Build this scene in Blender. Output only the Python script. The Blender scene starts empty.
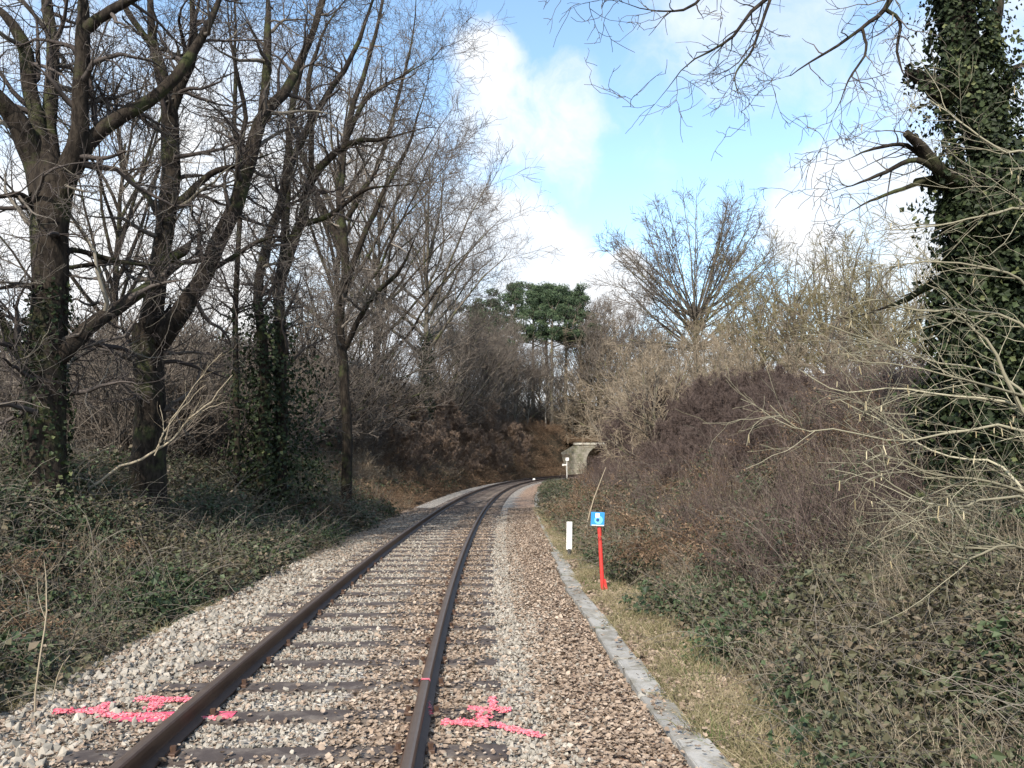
import bpy, bmesh, math
import numpy as np
from mathutils import Vector, Matrix

S = bpy.context.scene
C = S.collection
R_ = math.radians
RNG = np.random.default_rng(7)

# ------------------------------------------------------------------ camera
F = 790.0
CZ = 1.713
PITCH = math.atan(77.9 / F)
cam = bpy.data.cameras.new('camera')
cam.lens = F / 1024 * 36.0
cam.sensor_width = 36.0
cam.clip_start = 0.05
cam.clip_end = 3000
co = bpy.data.objects.new('camera', cam)
co.location = (0, 0, CZ)
co.rotation_euler = (math.pi / 2 + PITCH, 0, 0)
C.objects.link(co)
S.camera = co

# ------------------------------------------------------------------ light
SUN_EL = R_(38)
SUN_AZ = R_(198)          # clockwise from +Y: behind the camera, to the left
EXPOSURE = 0.70
sd = Vector((math.sin(SUN_AZ) * math.cos(SUN_EL), math.cos(SUN_AZ) * math.cos(SUN_EL), math.sin(SUN_EL)))
sun = bpy.data.lights.new('sun', 'SUN')
sun.energy = 4.6
sun.angle = R_(0.6)
sun.color = (1.0, 0.93, 0.83)
so = bpy.data.objects.new('sun', sun)
so.rotation_euler = sd.to_track_quat('Z', 'Y').to_euler()
so.location = sd * 50
C.objects.link(so)
S.view_settings.view_transform = 'Standard'
S.view_settings.look = 'None'
S.view_settings.exposure = EXPOSURE
S.view_settings.gamma = 1.0
S.view_settings.use_curve_mapping = False
S.cycles.max_bounces = 5
S.cycles.diffuse_bounces = 2
S.cycles.glossy_bounces = 1
S.cycles.transparent_max_bounces = 4
S.cycles.transmission_bounces = 1


def pixdir(px, py):
    """direction of a picture point, used to place landmarks and clouds on the real sky"""
    v = Vector(((px - 512) / F, (384 - py) / F, -1.0))
    v.rotate(co.rotation_euler)
    return v


def at(px, py, Y):
    d = pixdir(px, py)
    k = Y / d.y
    return np.array((d.x * k, Y, CZ + d.z * k))


class NT:
    def __init__(self, tree):
        self.t = tree
        self.n = tree.nodes
        self.l = tree.links

    def node(self, typ, **kw):
        n = self.n.new(typ)
        ins = kw.pop('ins', {})
        for k, v in kw.items():
            setattr(n, k, v)
        for k, v in ins.items():
            self.put(n.inputs[k], v)
        return n

    def put(self, sock, v):
        if isinstance(v, bpy.types.NodeSocket):
            self.l.new(v, sock)
        else:
            sock.default_value = v

    def math(self, op, a, b=0.0, c=0.0, clamp=False):
        n = self.n.new('ShaderNodeMath')
        n.operation = op
        n.use_clamp = clamp
        self.put(n.inputs[0], a)
        self.put(n.inputs[1], b)
        self.put(n.inputs[2], c)
        return n.outputs[0]

    def mix(self, f, a, b):
        n = self.n.new('ShaderNodeMix')
        n.data_type = 'RGBA'
        self.put(n.inputs[0], f)
        self.put(n.inputs[6], a if not isinstance(a, tuple) else (*a[:3], 1))
        self.put(n.inputs[7], b if not isinstance(b, tuple) else (*b[:3], 1))
        return n.outputs[2]

    def noise(self, vec, scale, detail=4, rough=0.55, dist=0.0):
        n = self.n.new('ShaderNodeTexNoise')
        n.inputs['Scale'].default_value = scale
        n.inputs['Detail'].default_value = detail
        n.inputs['Roughness'].default_value = rough
        n.inputs['Distortion'].default_value = dist
        if vec is not None:
            self.l.new(vec, n.inputs['Vector'])
        return n.outputs[0]

    def ramp(self, f, stops):
        n = self.n.new('ShaderNodeValToRGB')
        e = n.color_ramp.elements
        while len(e) > 1:
            e.remove(e[0])
        e[0].position = stops[0][0]
        e[0].color = (*stops[0][1], 1)
        for p, c in stops[1:]:
            q = e.new(p)
            q.color = (*c, 1)
        self.put(n.inputs[0], f)
        return n.outputs[0]

    def mr(self, v, a, b, c=0.0, d=1.0, smooth=True):
        n = self.n.new('ShaderNodeMapRange')
        n.interpolation_type = 'SMOOTHSTEP' if smooth else 'LINEAR'
        n.clamp = True
        self.put(n.inputs[0], v)
        for i, x in enumerate((a, b, c, d)):
            self.put(n.inputs[i + 1], x)
        return n.outputs[0]


# world: Nishita sky with procedural clouds
world = bpy.data.worlds.new('World')
S.world = world
world.use_nodes = True
w = NT(world.node_tree)
w.n.clear()
sky = w.node('ShaderNodeTexSky', sky_type='NISHITA', sun_disc=False)
sky.sun_elevation = SUN_EL
sky.sun_rotation = SUN_AZ
sky.air_density = 1.0
sky.dust_density = 1.2
sky.ozone_density = 1.0
tc = w.node('ShaderNodeTexCoord')
dirv = tc.outputs['Generated']
warp = w.node('ShaderNodeTexNoise', ins={'Scale': 5.0, 'Detail': 6.0, 'Roughness': 0.55})
w.l.new(dirv, warp.inputs['Vector'])
wv = w.node('ShaderNodeVectorMath', operation='MULTIPLY_ADD')
w.l.new(warp.outputs['Color'], wv.inputs[0])
wv.inputs[1].default_value = (0.17, 0.17, 0.17)
w.l.new(dirv, wv.inputs[2])
wsub = w.node('ShaderNodeVectorMath', operation='SUBTRACT')
w.l.new(wv.outputs[0], wsub.inputs[0])
wsub.inputs[1].default_value = (0.085, 0.085, 0.085)
wn = w.node('ShaderNodeVectorMath', operation='NORMALIZE')
w.l.new(wsub.outputs[0], wn.inputs[0])
wdir = wn.outputs[0]
dens = None
# (px, py, radius in px, soft edge in px, weight): clouds at their places on the sky
CLOUDS = [(505, 100, 58, 40, 0.85), (570, 120, 52, 50, 0.75), (480, 160, 60, 60, 0.6),
          (560, 300, 66, 24, 1.0), (615, 290, 45, 20, 1.0), (480, 290, 110, 60, 1.0), (850, 230, 75, 60, 0.9),
          (960, 240, 110, 90, 0.9), (730, 45, 60, 80, 0.55), (790, 10, 60, 80, 0.5), (690, 150, 60, 90, 0.3),
          (40, 330, 180, 140, 0.95), (260, 330, 230, 160, 0.95), (330, 230, 130, 120, 0.6), (60, 110, 70, 130, 0.7),
          (860, 120, 60, 90, 0.4), (-260, 200, 300, 200, 0.8), (1300, 200, 300, 200, 0.8)]
for (px, py, r, s, wt) in CLOUDS:
    d = pixdir(px, py).normalized()
    dp = w.node('ShaderNodeVectorMath', operation='DOT_PRODUCT')
    w.l.new(wdir, dp.inputs[0])
    dp.inputs[1].default_value = d
    m = w.mr(dp.outputs['Value'], math.cos((r + s * 0.6) / F), math.cos(max(r - s * 0.6, 0) / F), 0, wt)
    dens = m if dens is None else w.math('MAXIMUM', dens, m)
sep = w.node('ShaderNodeSeparateXYZ')
w.l.new(dirv, sep.inputs[0])
low = w.mr(sep.outputs[2], 0.02, 0.22, 0.95, 0.0)
dens = w.math('MAXIMUM', dens, low)
# the rest of the sky (out of the picture) gets broken cloud too
back = w.mr(sep.outputs[1], -0.3, 0.35, 0.55, 0.0)
n1 = w.noise(dirv, 2.6, 5, 0.6)
dens = w.math('MAXIMUM', dens, w.math('MULTIPLY', back, w.mr(n1, 0.4, 0.6)))
n2 = w.noise(wdir, 9.0, 7, 0.62)
mod = w.mr(n2, 0.2, 0.62, 0.72, 1.06)
dens = w.math('MULTIPLY', dens, mod, clamp=True)
dens = w.mr(w.math('ADD', dens, w.math('MULTIPLY', w.math('SUBTRACT', n2, 0.5), 0.9)), 0.25, 1.0)
dens = w.math('MAXIMUM', dens, w.mr(sep.outputs[2], 0.10, 0.24, 0.95, 0.0))
tint = w.node('ShaderNodeMix', data_type='RGBA', blend_type='MULTIPLY')
tint.inputs[0].default_value = 1.0
w.l.new(sky.outputs[0], tint.inputs[6])
tint.inputs[7].default_value = (1.03, 1.10, 1.06, 1)
bg1 = w.node('ShaderNodeBackground', ins={'Strength': 0.205})
w.l.new(tint.outputs[2], bg1.inputs[0])
n3 = w.noise(wdir, 3.0, 5, 0.6)
ccol = w.mix(w.mr(n3, 0.35, 0.65), (0.76, 0.82, 0.90), (0.90, 0.90, 0.90))
bg2 = w.node('ShaderNodeBackground', ins={'Strength': 0.80})
w.l.new(ccol, bg2.inputs[0])
mx = w.node('ShaderNodeMixShader')
w.l.new(dens, mx.inputs[0])
w.l.new(bg1.outputs[0], mx.inputs[1])
w.l.new(bg2.outputs[0], mx.inputs[2])
ow = w.node('ShaderNodeOutputWorld')
w.l.new(mx.outputs[0], ow.inputs[0])


# ------------------------------------------------------------------ tagging
def tag(o, label=None, cat=None, group=None, kind=None):
    if label: o['label'] = label
    if cat: o['category'] = cat
    if group: o['group'] = group
    if kind: o['kind'] = kind
    return o


def empty(name, loc, label, cat, group=None, rz=0.0):
    o = bpy.data.objects.new(name, None)
    o.empty_display_size = 0.2
    o.location = loc
    o.rotation_euler = (0, 0, rz)
    C.objects.link(o)
    return tag(o, label, cat, group)


def copy_tree(o, parent=None, link=True):
    c = o.copy()
    C.objects.link(c)
    if parent is not None:
        c.parent = parent
        c.matrix_parent_inverse = o.matrix_parent_inverse.copy()
    for ch in list(o.children):
        copy_tree(ch, c)
    return c


# ------------------------------------------------------------------ materials
def principled(name, rough=0.85, spec=0.25):
    m = bpy.data.materials.new(name)
    m.use_nodes = True
    t = NT(m.node_tree)
    b = t.n['Principled BSDF']
    b.inputs['Roughness'].default_value = rough
    b.inputs['Specular IOR Level'].default_value = spec
    return m, t, b


def bump(t, b, h, strength=0.5, dist=0.02):
    n = t.node('ShaderNodeBump', ins={'Strength': strength, 'Distance': dist})
    t.l.new(h, n.inputs['Height'])
    t.l.new(n.outputs[0], b.inputs['Normal'])


def mat_bark(name, dark, light, moss=None, scale=6.0, mossamt=0.5):
    m, t, b = principled(name, 0.9, 0.15)
    g = t.node('ShaderNodeTexCoord').outputs['Object']
    mp = t.node('ShaderNodeMapping')
    mp.inputs['Scale'].default_value = (1, 1, 0.3)
    t.l.new(g, mp.inputs[0])
    n = t.noise(mp.outputs[0], scale * 3, 6, 0.65)
    c = t.mix(t.mr(n, 0.35, 0.65), dark, light)
    if moss:
        n2 = t.noise(g, scale * 0.35, 5, 0.65)
        c = t.mix(t.mr(n2, 0.62 - mossamt * 0.25, 0.75 - mossamt * 0.2), c, moss)
    t.l.new(c, b.inputs['Base Color'])
    bump(t, b, n, 0.9, 0.03)
    return m


def mat_rnd(name, stops, rough=0.7, spec=0.2, trans=0.0, use_inst=False, patch=None, patch_scale=0.5):
    """colour from the per-vertex 'rnd' attribute (+ a per-instance shift)"""
    m, t, b = principled(name, rough, spec)
    a = t.node('ShaderNodeAttribute', attribute_name='rnd').outputs['Fac']
    v = a
    if use_inst:
        oi = t.node('ShaderNodeObjectInfo')
        v = t.math('ADD', t.math('MULTIPLY', a, 0.5), t.math('MULTIPLY', oi.outputs['Random'], 0.5))
    c = t.ramp(v, stops)
    if patch:
        pos = t.node('ShaderNodeNewGeometry').outputs['Position']
        n = t.noise(pos, patch_scale, 3, 0.6)
        c = t.mix(t.mr(n, 0.48, 0.60, 0, patch[1]), c, patch[0])
    t.l.new(c, b.inputs['Base Color'])
    if trans > 0:
        tr = t.node('ShaderNodeBsdfTranslucent')
        t.l.new(c, tr.inputs[0])
        ms = t.node('ShaderNodeMixShader', ins={0: trans})
        t.l.new(b.outputs[0], ms.inputs[1])
        t.l.new(tr.outputs[0], ms.inputs[2])
        t.l.new(ms.outputs[0], t.n['Material Output'].inputs[0])
    return m


def mat_plain(name, col, rough=0.6, spec=0.3, var=0.25, scale=12.0, metallic=0.0, dirt=None, bmp=0.2):
    m, t, b = principled(name, rough, spec)
    g = t.node('ShaderNodeTexCoord').outputs['Object']
    n = t.noise(g, scale, 6, 0.6)
    lo = tuple(c * (1 - var) for c in col)
    hi = tuple(min(1, c * (1 + var)) for c in col)
    c = t.mix(n, lo, hi)
    if dirt:
        n2 = t.noise(g, scale * 0.4, 6, 0.7)
        c = t.mix(t.mr(n2, 0.45, 0.68, 0, 0.85), c, dirt)
    t.l.new(c, b.inputs['Base Color'])
    b.inputs['Metallic'].default_value = metallic
    bump(t, b, n, bmp, 0.01)
    return m


M = {}
M['oak'] = mat_bark('oak_bark', (0.011, 0.008, 0.006), (0.036, 0.028, 0.021), (0.042, 0.046, 0.019), 5, 0.45)
M['oak_twig'] = mat_rnd('oak_twig', [(0, (0.035, 0.028, 0.026)), (0.6, (0.080, 0.067, 0.060)), (1, (0.19, 0.17, 0.135))], 0.9, 0.1)
M['grey_twig'] = mat_rnd('grey_twig', [(0, (0.075, 0.062, 0.052)), (0.6, (0.13, 0.108, 0.090)), (1, (0.20, 0.17, 0.14))], 0.9, 0.1)
M['olive_twig'] = mat_rnd('olive_twig', [(0, (0.085, 0.070, 0.040)), (0.6, (0.16, 0.135, 0.075)), (1, (0.24, 0.21, 0.12))], 0.9, 0.1)
M['tan_twig'] = mat_rnd('tan_twig', [(0, (0.13, 0.10, 0.07)), (0.6, (0.225, 0.18, 0.13)), (1, (0.34, 0.285, 0.21))], 0.9, 0.1)
M['thorn_twig'] = mat_rnd('blackthorn_twig', [(0, (0.055, 0.040, 0.036)), (0.6, (0.098, 0.073, 0.065)), (1, (0.16, 0.12, 0.10))], 0.9, 0.1)
M['pale_twig'] = mat_rnd('pale_twig', [(0, (0.11, 0.085, 0.06)), (0.6, (0.22, 0.18, 0.125)), (1, (0.40, 0.34, 0.25))], 0.8, 0.2)
M['hazel_twig'] = mat_rnd('hazel_twig', [(0, (0.12, 0.105, 0.07)), (0.6, (0.22, 0.20, 0.14)), (1, (0.34, 0.31, 0.22))], 0.8, 0.2)
M['birch'] = mat_bark('birch_bark', (0.13, 0.11, 0.09), (0.36, 0.32, 0.27), (0.16, 0.15, 0.10), 3, 0.3)
M['greybark'] = mat_bark('grey_bark', (0.07, 0.06, 0.048), (0.17, 0.145, 0.115), (0.11, 0.11, 0.05), 4, 0.4)
M['ivy'] = mat_rnd('ivy_leaf', [(0, (0.008, 0.012, 0.005)), (0.55, (0.019, 0.028, 0.010)), (0.9, (0.040, 0.055, 0.020)), (1, (0.10, 0.11, 0.045))], 0.6, 0.2, 0.1)
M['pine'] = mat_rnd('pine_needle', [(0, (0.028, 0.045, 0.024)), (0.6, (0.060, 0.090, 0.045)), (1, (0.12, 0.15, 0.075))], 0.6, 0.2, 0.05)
M['bramble'] = mat_rnd('bramble_leaf', [(0, (0.018, 0.028, 0.013)), (0.35, (0.035, 0.055, 0.022)), (0.55, (0.065, 0.088, 0.040)), (0.68, (0.10, 0.085, 0.055)), (0.85, (0.16, 0.12, 0.08)), (1, (0.26, 0.21, 0.15))], 0.55, 0.3, 0.12, True, ((0.125, 0.095, 0.060), 0.5), 0.55)
M['bracken'] = mat_rnd('dead_bracken', [(0, (0.075, 0.046, 0.030)), (0.5, (0.15, 0.098, 0.062)), (1, (0.28, 0.20, 0.135))], 0.85, 0.1, 0.15, True)
M['grass'] = mat_rnd('grass_blade', [(0, (0.08, 0.09, 0.035)), (0.3, (0.17, 0.16, 0.075)), (0.6, (0.33, 0.27, 0.16)), (1, (0.52, 0.44, 0.29))], 0.7, 0.2, 0.2, True)
M['greengrass'] = mat_rnd('green_grass_blade', [(0, (0.04, 0.08, 0.02)), (0.6, (0.09, 0.15, 0.035)), (1, (0.16, 0.20, 0.07))], 0.7, 0.2, 0.2, True)
M['litter'] = mat_rnd('fallen_leaf', [(0, (0.10, 0.070, 0.050)), (0.35, (0.19, 0.140, 0.103)), (0.7, (0.30, 0.228, 0.170)), (1, (0.47, 0.38, 0.30))], 0.75, 0.2, 0.1, True)
M['stone'] = mat_rnd('ballast_stone', [(0, (0.09, 0.082, 0.072)), (0.35, (0.21, 0.19, 0.16)), (0.7, (0.32, 0.285, 0.24)), (1, (0.55, 0.50, 0.44))], 0.85, 0.2, 0, True)
M['pink'] = mat_rnd('pink_spray_paint', [(0, (0.48, 0.075, 0.11)), (0.5, (0.70, 0.12, 0.17)), (1, (0.78, 0.24, 0.28))], 0.6, 0.3, 0, False, ((0.34, 0.20, 0.18), 0.8), 45.0)

# ------------------------------------------------------------------ numpy meshes
class Acc:
    def __init__(self):
        self.v = []; self.f = []; self.m = []; self.r = []; self.s = []; self.n = 0

    def add(self, V, Fc, mat=0, rnd=None, smooth=True):
        V = np.asarray(V, float).reshape(-1, 3)
        Fc = np.asarray(Fc, int)
        if len(V) == 0: return
        if rnd is None: rnd = np.full(len(V), 0.5)
        self.v.append(V); self.r.append(np.asarray(rnd, float))
        self.f.append(Fc + self.n); self.m.append(np.full(len(Fc), mat)); self.s.append(np.full(len(Fc), smooth))
        self.n += len(V)

    def mesh(self, name, mats):
        me = bpy.data.meshes.new(name)
        V = np.concatenate(self.v)
        me.vertices.add(len(V))
        me.vertices.foreach_set('co', V.astype(np.float32).ravel())
        tot = np.concatenate([np.full(len(f), f.shape[1]) for f in self.f])
        idx = np.concatenate([f.ravel() for f in self.f])
        me.loops.add(len(idx))
        me.loops.foreach_set('vertex_index', idx.astype(np.int32))
        me.polygons.add(len(tot))
        st = np.concatenate(([0], np.cumsum(tot)[:-1]))
        me.polygons.foreach_set('loop_start', st.astype(np.int32))
        me.polygons.foreach_set('material_index', np.concatenate(self.m).astype(np.int32))
        me.polygons.foreach_set('use_smooth', np.concatenate(self.s))
        a = me.attributes.new('rnd', 'FLOAT', 'POINT')
        a.data.foreach_set('value', np.concatenate(self.r).astype(np.float32))
        for m in mats: me.materials.append(m)
        me.update(calc_edges=True)
        return me

    def obj(self, name, mats, parent=None, link=True):
        if not isinstance(mats, (list, tuple)): mats = [mats]
        o = bpy.data.objects.new(name, self.mesh(name, mats))
        if link: C.objects.link(o)
        if parent is not None:
            o.parent = parent
        return o


def unit(v):
    return v / np.maximum(np.linalg.norm(v, axis=-1, keepdims=True), 1e-9)


def tubes(acc, pts, rad, sides=3, mat=0, rnd=None, cap=False):
    pts = np.asarray(pts, float); rad = np.asarray(rad, float)
    N, K, _ = pts.shape
    if N == 0: return
    t = unit(np.gradient(pts, axis=1))
    ref = np.zeros((N, 3))
    ax = np.argmin(np.abs(unit(pts[:, -1] - pts[:, 0])), axis=1)
    ref[np.arange(N), ax] = 1
    s = unit(np.cross(t, ref[:, None, :]))
    b = np.cross(t, s)
    a = np.arange(sides) / sides * 2 * np.pi
    ring = (pts[:, :, None, :] + rad[:, :, None, None] * (np.cos(a)[None, None, :, None] * s[:, :, None, :] + np.sin(a)[None, None, :, None] * b[:, :, None, :]))
    V = ring.reshape(-1, 3)
    base = (np.arange(N) * K * sides)[:, None, None]
    k = (np.arange(K - 1) * sides)[None, :, None]
    j = np.arange(sides)[None, None, :]
    j2 = (np.arange(sides) + 1) % sides
    j2 = j2[None, None, :]
    q = np.stack([base + k + j, base + k + j2, base + k + sides + j2, base + k + sides + j], -1).reshape(-1, 4)
    if rnd is None: rnd = RNG.random(N)
    acc.add(V, q, mat, np.repeat(rnd, K * sides))
    if cap:
        for i in range(N):
            acc.add(V[(i * K) * sides:(i * K + 1) * sides], [list(range(sides))[::-1]], mat, np.full(sides, rnd[i]), False)
            acc.add(V[(i * K + K - 1) * sides:(i * K + K) * sides], [list(range(sides))], mat, np.full(sides, rnd[i]), False)


def grow(P, D, L, R, K=6, wander=0.2, up=0.0, rtip=0.003, rng=RNG):
    N = len(P)
    pts = np.zeros((N, K, 3)); pts[:, 0] = P
    d = unit(D)
    for k in range(1, K):
        d = d + wander * rng.standard_normal((N, 3))
        d[:, 2] += up if np.isscalar(up) else up
        d = unit(d)
        pts[:, k] = pts[:, k - 1] + d * (L / (K - 1))[:, None]
    t = np.linspace(0, 1, K)[None, :]
    rad = R[:, None] * (1 - t) + np.minimum(rtip, R)[:, None] * t
    return pts, rad


def spawn(pts, rad, per_m, t0=0.2, t1=1.0, ang=(35, 75), lf=(0.3, 0.6), lmin=0.1, lmax=9, ratio=0.6, flat=0.0, upb=0.0, rng=RNG, absL=None):
    N, K, _ = pts.shape
    seg = np.linalg.norm(np.diff(pts, axis=1), axis=2).sum(1)
    cnt = rng.poisson(np.maximum(per_m * seg * (t1 - t0), 0.01))
    i = np.repeat(np.arange(N), cnt)
    n = len(i)
    t = t0 + (t1 - t0) * rng.random(n)
    x = t * (K - 1)
    k = np.minimum(x.astype(int), K - 2)
    fr = (x - k)[:, None]
    P = pts[i, k] * (1 - fr) + pts[i, k + 1] * fr
    T = unit(pts[i, k + 1] - pts[i, k])
    rr = rad[i, k] * (1 - fr[:, 0]) + rad[i, k + 1] * fr[:, 0]
    q = rng.standard_normal((n, 3))
    q[:, 2] *= (1 - flat)
    q = unit(q - (q * T).sum(1, keepdims=True) * T)
    a = np.radians(ang[0] + (ang[1] - ang[0]) * rng.random(n))[:, None]
    D = unit(np.cos(a) * T + np.sin(a) * q + np.array([0, 0, upb]))
    if absL is not None:
        L = absL[0] + (absL[1] - absL[0]) * rng.random(n)
        L = L * (1.15 - 0.55 * t)
    else:
        L = seg[i] * (lf[0] + (lf[1] - lf[0]) * rng.random(n)) * (1.1 - 0.6 * t)
    L = np.clip(L, lmin, lmax)
    return P, D, L, rr * ratio * (0.7 + 0.5 * rng.random(n))


def catmull(P, n):
    P = np.asarray(P, float)
    Q = np.vstack([2 * P[0] - P[1], P, 2 * P[-1] - P[-2]])
    out = []
    m = len(P) - 1
    for u in np.linspace(0, m, n):
        k = min(int(u), m - 1); t = u - k
        a, b, c, d = Q[k], Q[k + 1], Q[k + 2], Q[k + 3]
        out.append(0.5 * ((2 * b) + (-a + c) * t + (2 * a - 5 * b + 4 * c - d) * t * t + (-a + 3 * b - 3 * c + d) * t ** 3))
    return np.array(out)


def leaves(acc, P, Nrm, size, mat=0, rnd=None, rng=RNG, aspect=0.65, fold=0.25, spread=0.8):
    n = len(P)
    if n == 0: return
    nn = unit(Nrm + spread * rng.standard_normal((n, 3)))
    q = rng.standard_normal((n, 3))
    u = unit(q - (q * nn).sum(1, keepdims=True) * nn)
    v = np.cross(nn, u)
    s = size if not np.isscalar(size) else np.full(n, size)
    s = (s * (0.6 + 0.8 * rng.random(n)))[:, None]
    a = P - u * s * 0.5
    b = P + v * s * aspect * 0.5 + nn * s * fold - u * s * 0.05
    c = P + u * s * 0.5
    d = P - v * s * aspect * 0.5 + nn * s * fold - u * s * 0.05
    V = np.stack([a, b, c, d], 1).reshape(-1, 3)
    i = np.arange(n)[:, None] * 4
    F3 = np.concatenate([i + np.array([[0, 1, 2]]), i + np.array([[0, 2, 3]])])
    if rnd is None: rnd = rng.random(n)
    acc.add(V, F3, mat, np.repeat(rnd, 4), False)


def ivy_on(acc, pts, rad, per_m2, size=0.07, bulge=0.06, mat=0, rng=RNG, vary=0.6):
    """leaves clothing limbs"""
    N, K, _ = pts.shape
    for i in range(N):
        for k in range(K - 1):
            A, B = pts[i, k], pts[i, k + 1]
            L = np.linalg.norm(B - A); r = 0.5 * (rad[i, k] + rad[i, k + 1]) + bulge
            n = int(per_m2 * 2 * np.pi * r * L)
            if n < 1: continue
            T = (B - A) / max(L, 1e-6)
            q = rng.standard_normal((n, 3)); q = unit(q - (q @ T)[:, None] * T)
            t = rng.random(n)[:, None]
            base = A + (B - A) * t
            ph = np.sin(base[:, 2] * 3.1 + 5 * q[:, 0]) * np.sin(base[:, 2] * 1.3 + 4 * q[:, 1] + 1.7)
            rr = (r * (1 + vary * 0.5 * ph) + bulge * 1.5 * rng.random(n) ** 2)
            rn = np.clip(0.5 + 0.25 * ph + 0.22 * rng.standard_normal(n), 0, 1)
            leaves(acc, base + q * rr[:, None], q + np.array([0, 0, 0.3]), size, mat, rn, rng, 0.9, 0.15, 0.5)


# ------------------------------------------------------------------ track alignment and terrain
KN = [0, 20, 40, 60, 110]
KV = np.array([4.8776, 1.5687, 2.6614, 4.5933, 6.2]) * 1e-3
ds = 0.25
s0 = np.arange(0, 125, ds)
th = -0.0711 + np.cumsum(np.interp(s0, KN, KV)) * ds
xs = -1.0427 + np.cumsum(np.sin(th)) * ds
ys = np.cumsum(np.cos(th)) * ds
# behind the camera: straight on
nb = 60
xb = xs[0] - np.sin(th[0]) * ds * np.arange(nb, 0, -1); yb = ys[0] - np.cos(th[0]) * ds * np.arange(nb, 0, -1)
TS = np.concatenate([ds * np.arange(-nb, 0), s0]); TX = np.concatenate([xb, xs]); TY = np.concatenate([yb, ys]); TH = np.concatenate([np.full(nb, th[0]), th])


def track(s, off=0.0):
    x = np.interp(s, TS, TX); y = np.interp(s, TS, TY); t = np.interp(s, TS, TH)
    return x + off * np.cos(t), y - off * np.sin(t), t


XC_SLOPE = math.tan(TH[-1])


def xc_th(y):
    y = np.asarray(y, float)
    x = np.interp(y, TY, TX); t = np.interp(y, TY, TH)
    x = np.where(y > TY[-1], TX[-1] + (y - TY[-1]) * XC_SLOPE, x)
    return x, t


def uof(x, y):
    xc, t = xc_th(y)
    return (x - xc) * np.cos(t)


def sstep(x, a, b):
    t = np.clip((x - a) / (b - a), 0, 1)
    return t * t * (3 - 2 * t)


def wav(x, y):
    return (np.sin(x * 0.9 + y * 0.37) * np.sin(y * 0.71 - x * 0.3 + 1) * 0.5 + np.sin(x * 2.3 - y * 1.1) * np.sin(y * 1.9 + x) * 0.22)


def height(x, y):
    x = np.asarray(x, float); y = np.asarray(y, float)
    u = uof(x, y)
    hL = np.interp(y, [-20, 15, 30, 50, 90, 200, 400], [0.9, 1.2, 2.3, 3.8, 5.5, 9, 16])
    hR = np.interp(y, [-20, 10, 25, 50, 90, 200, 400], [2.3, 2.4, 2.7, 4.2, 6.0, 9, 16])
    l = -u - 2.5; r = u - np.interp(y, [0, 22, 38, 82, 94, 103], [3.25, 3.25, 5.6, 5.9, 4.6, 4.3])
    wL = np.interp(y, [0, 20, 50, 98, 103], [4.2, 4.5, 6.0, 6.0, 1.5]); wR = np.interp(y, [0, 20, 50, 98, 103], [5.5, 6.0, 6.5, 6.0, 1.5])
    zl = hL * sstep(l, 0.0, wL) + 0.045 * np.maximum(l - 9, 0) * sstep(l, 9, 40) * np.exp(-np.maximum(l - 9, 0) / 400) - 0.22 * sstep(l, -0.5, 0.1)
    zr = hR * sstep(r, 0.0, wR) + 0.02 * np.maximum(r - 9, 0) - 0.06 * sstep(r, -0.5, 0)
    z = np.where(u < 0, zl, zr)
    rough = 0.16 * wav(x, y) * (sstep(l, 0.2, 2) + sstep(r, 0.2, 2))
    z = z + rough
    # behind the tunnel the hill closes
    z = np.where(y > 118, z + (6.5 - z) * (1 - sstep(np.abs(u), 2, 12)) * sstep(y, 118, 124), z)
    return z - 0.026 * (np.abs(u) < 2.35)


def H1(x, y):
    return float(height(np.array([x]), np.array([y]))[0])


# ground sheet
yy = np.concatenate([np.arange(-14, 30, 0.3), np.arange(30, 125, 0.8), np.geomspace(126, 1400, 50)])
uu = np.concatenate([-np.geomspace(700, 9.2, 46), np.arange(-9, 10, 0.18), np.geomspace(10.2, 700, 46)])
Yg, Ug = np.meshgrid(yy, uu, indexing='ij')
xc_, t_ = xc_th(Yg)
Xg = xc_ + Ug
Zg = height(Xg, Yg)
# small roughness of the gravel and hollows between sleepers
U2 = uof(Xg, Yg)
Zg = Zg + 0.012 * np.sin(Xg * 17 + 3 * np.sin(Yg * 5)) * np.sin(Yg * 13 + 2 * np.sin(Xg * 7)) * (np.abs(U2) < 3)
acc = Acc()
ny, nu = Yg.shape
ii = (np.arange(ny - 1)[:, None] * nu + np.arange(nu - 1)[None, :]).ravel()
acc.add(np.stack([Xg, Yg, Zg], -1).reshape(-1, 3), np.stack([ii, ii + 1, ii + nu + 1, ii + nu], -1), 0, U2.ravel())
mg, t, b = principled('ground_surface', 0.95, 0.1)
u_ = t.node('ShaderNodeAttribute', attribute_name='rnd').outputs['Fac']
pos = t.node('ShaderNodeNewGeometry').outputs['Position']
vor = t.node('ShaderNodeTexVoronoi', ins={'Scale': 26.0}); t.l.new(pos, vor.inputs['Vector'])
sepc = t.node('ShaderNodeSeparateColor'); t.l.new(vor.outputs['Color'], sepc.inputs[0])
rv = sepc.outputs[0]
gravel = t.ramp(rv, [(0, (0.10, 0.092, 0.085)), (0.5, (0.24, 0.22, 0.195)), (1, (0.46, 0.42, 0.37))])
leaf = t.ramp(rv, [(0, (0.11, 0.07, 0.05)), (0.5, (0.27, 0.185, 0.135)), (1, (0.44, 0.33, 0.25))])
nz = t.noise(pos, 1.3, 4, 0.6)
uw = t.math('ADD', u_, t.math('MULTIPLY', t.math('SUBTRACT', nz, 0.5), 1.2))
lit_r = t.mr(uw, 1.55, 1.9)
lit_m = t.math('MULTIPLY', t.mr(uw, 0.1, 0.6), t.mr(uw, 0.95, 1.2, 1, 0))
lit_l = t.mr(uw, -2.0, -2.6)
cover = t.math('MAXIMUM', t.math('MAXIMUM', lit_r, lit_m), lit_l)
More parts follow.
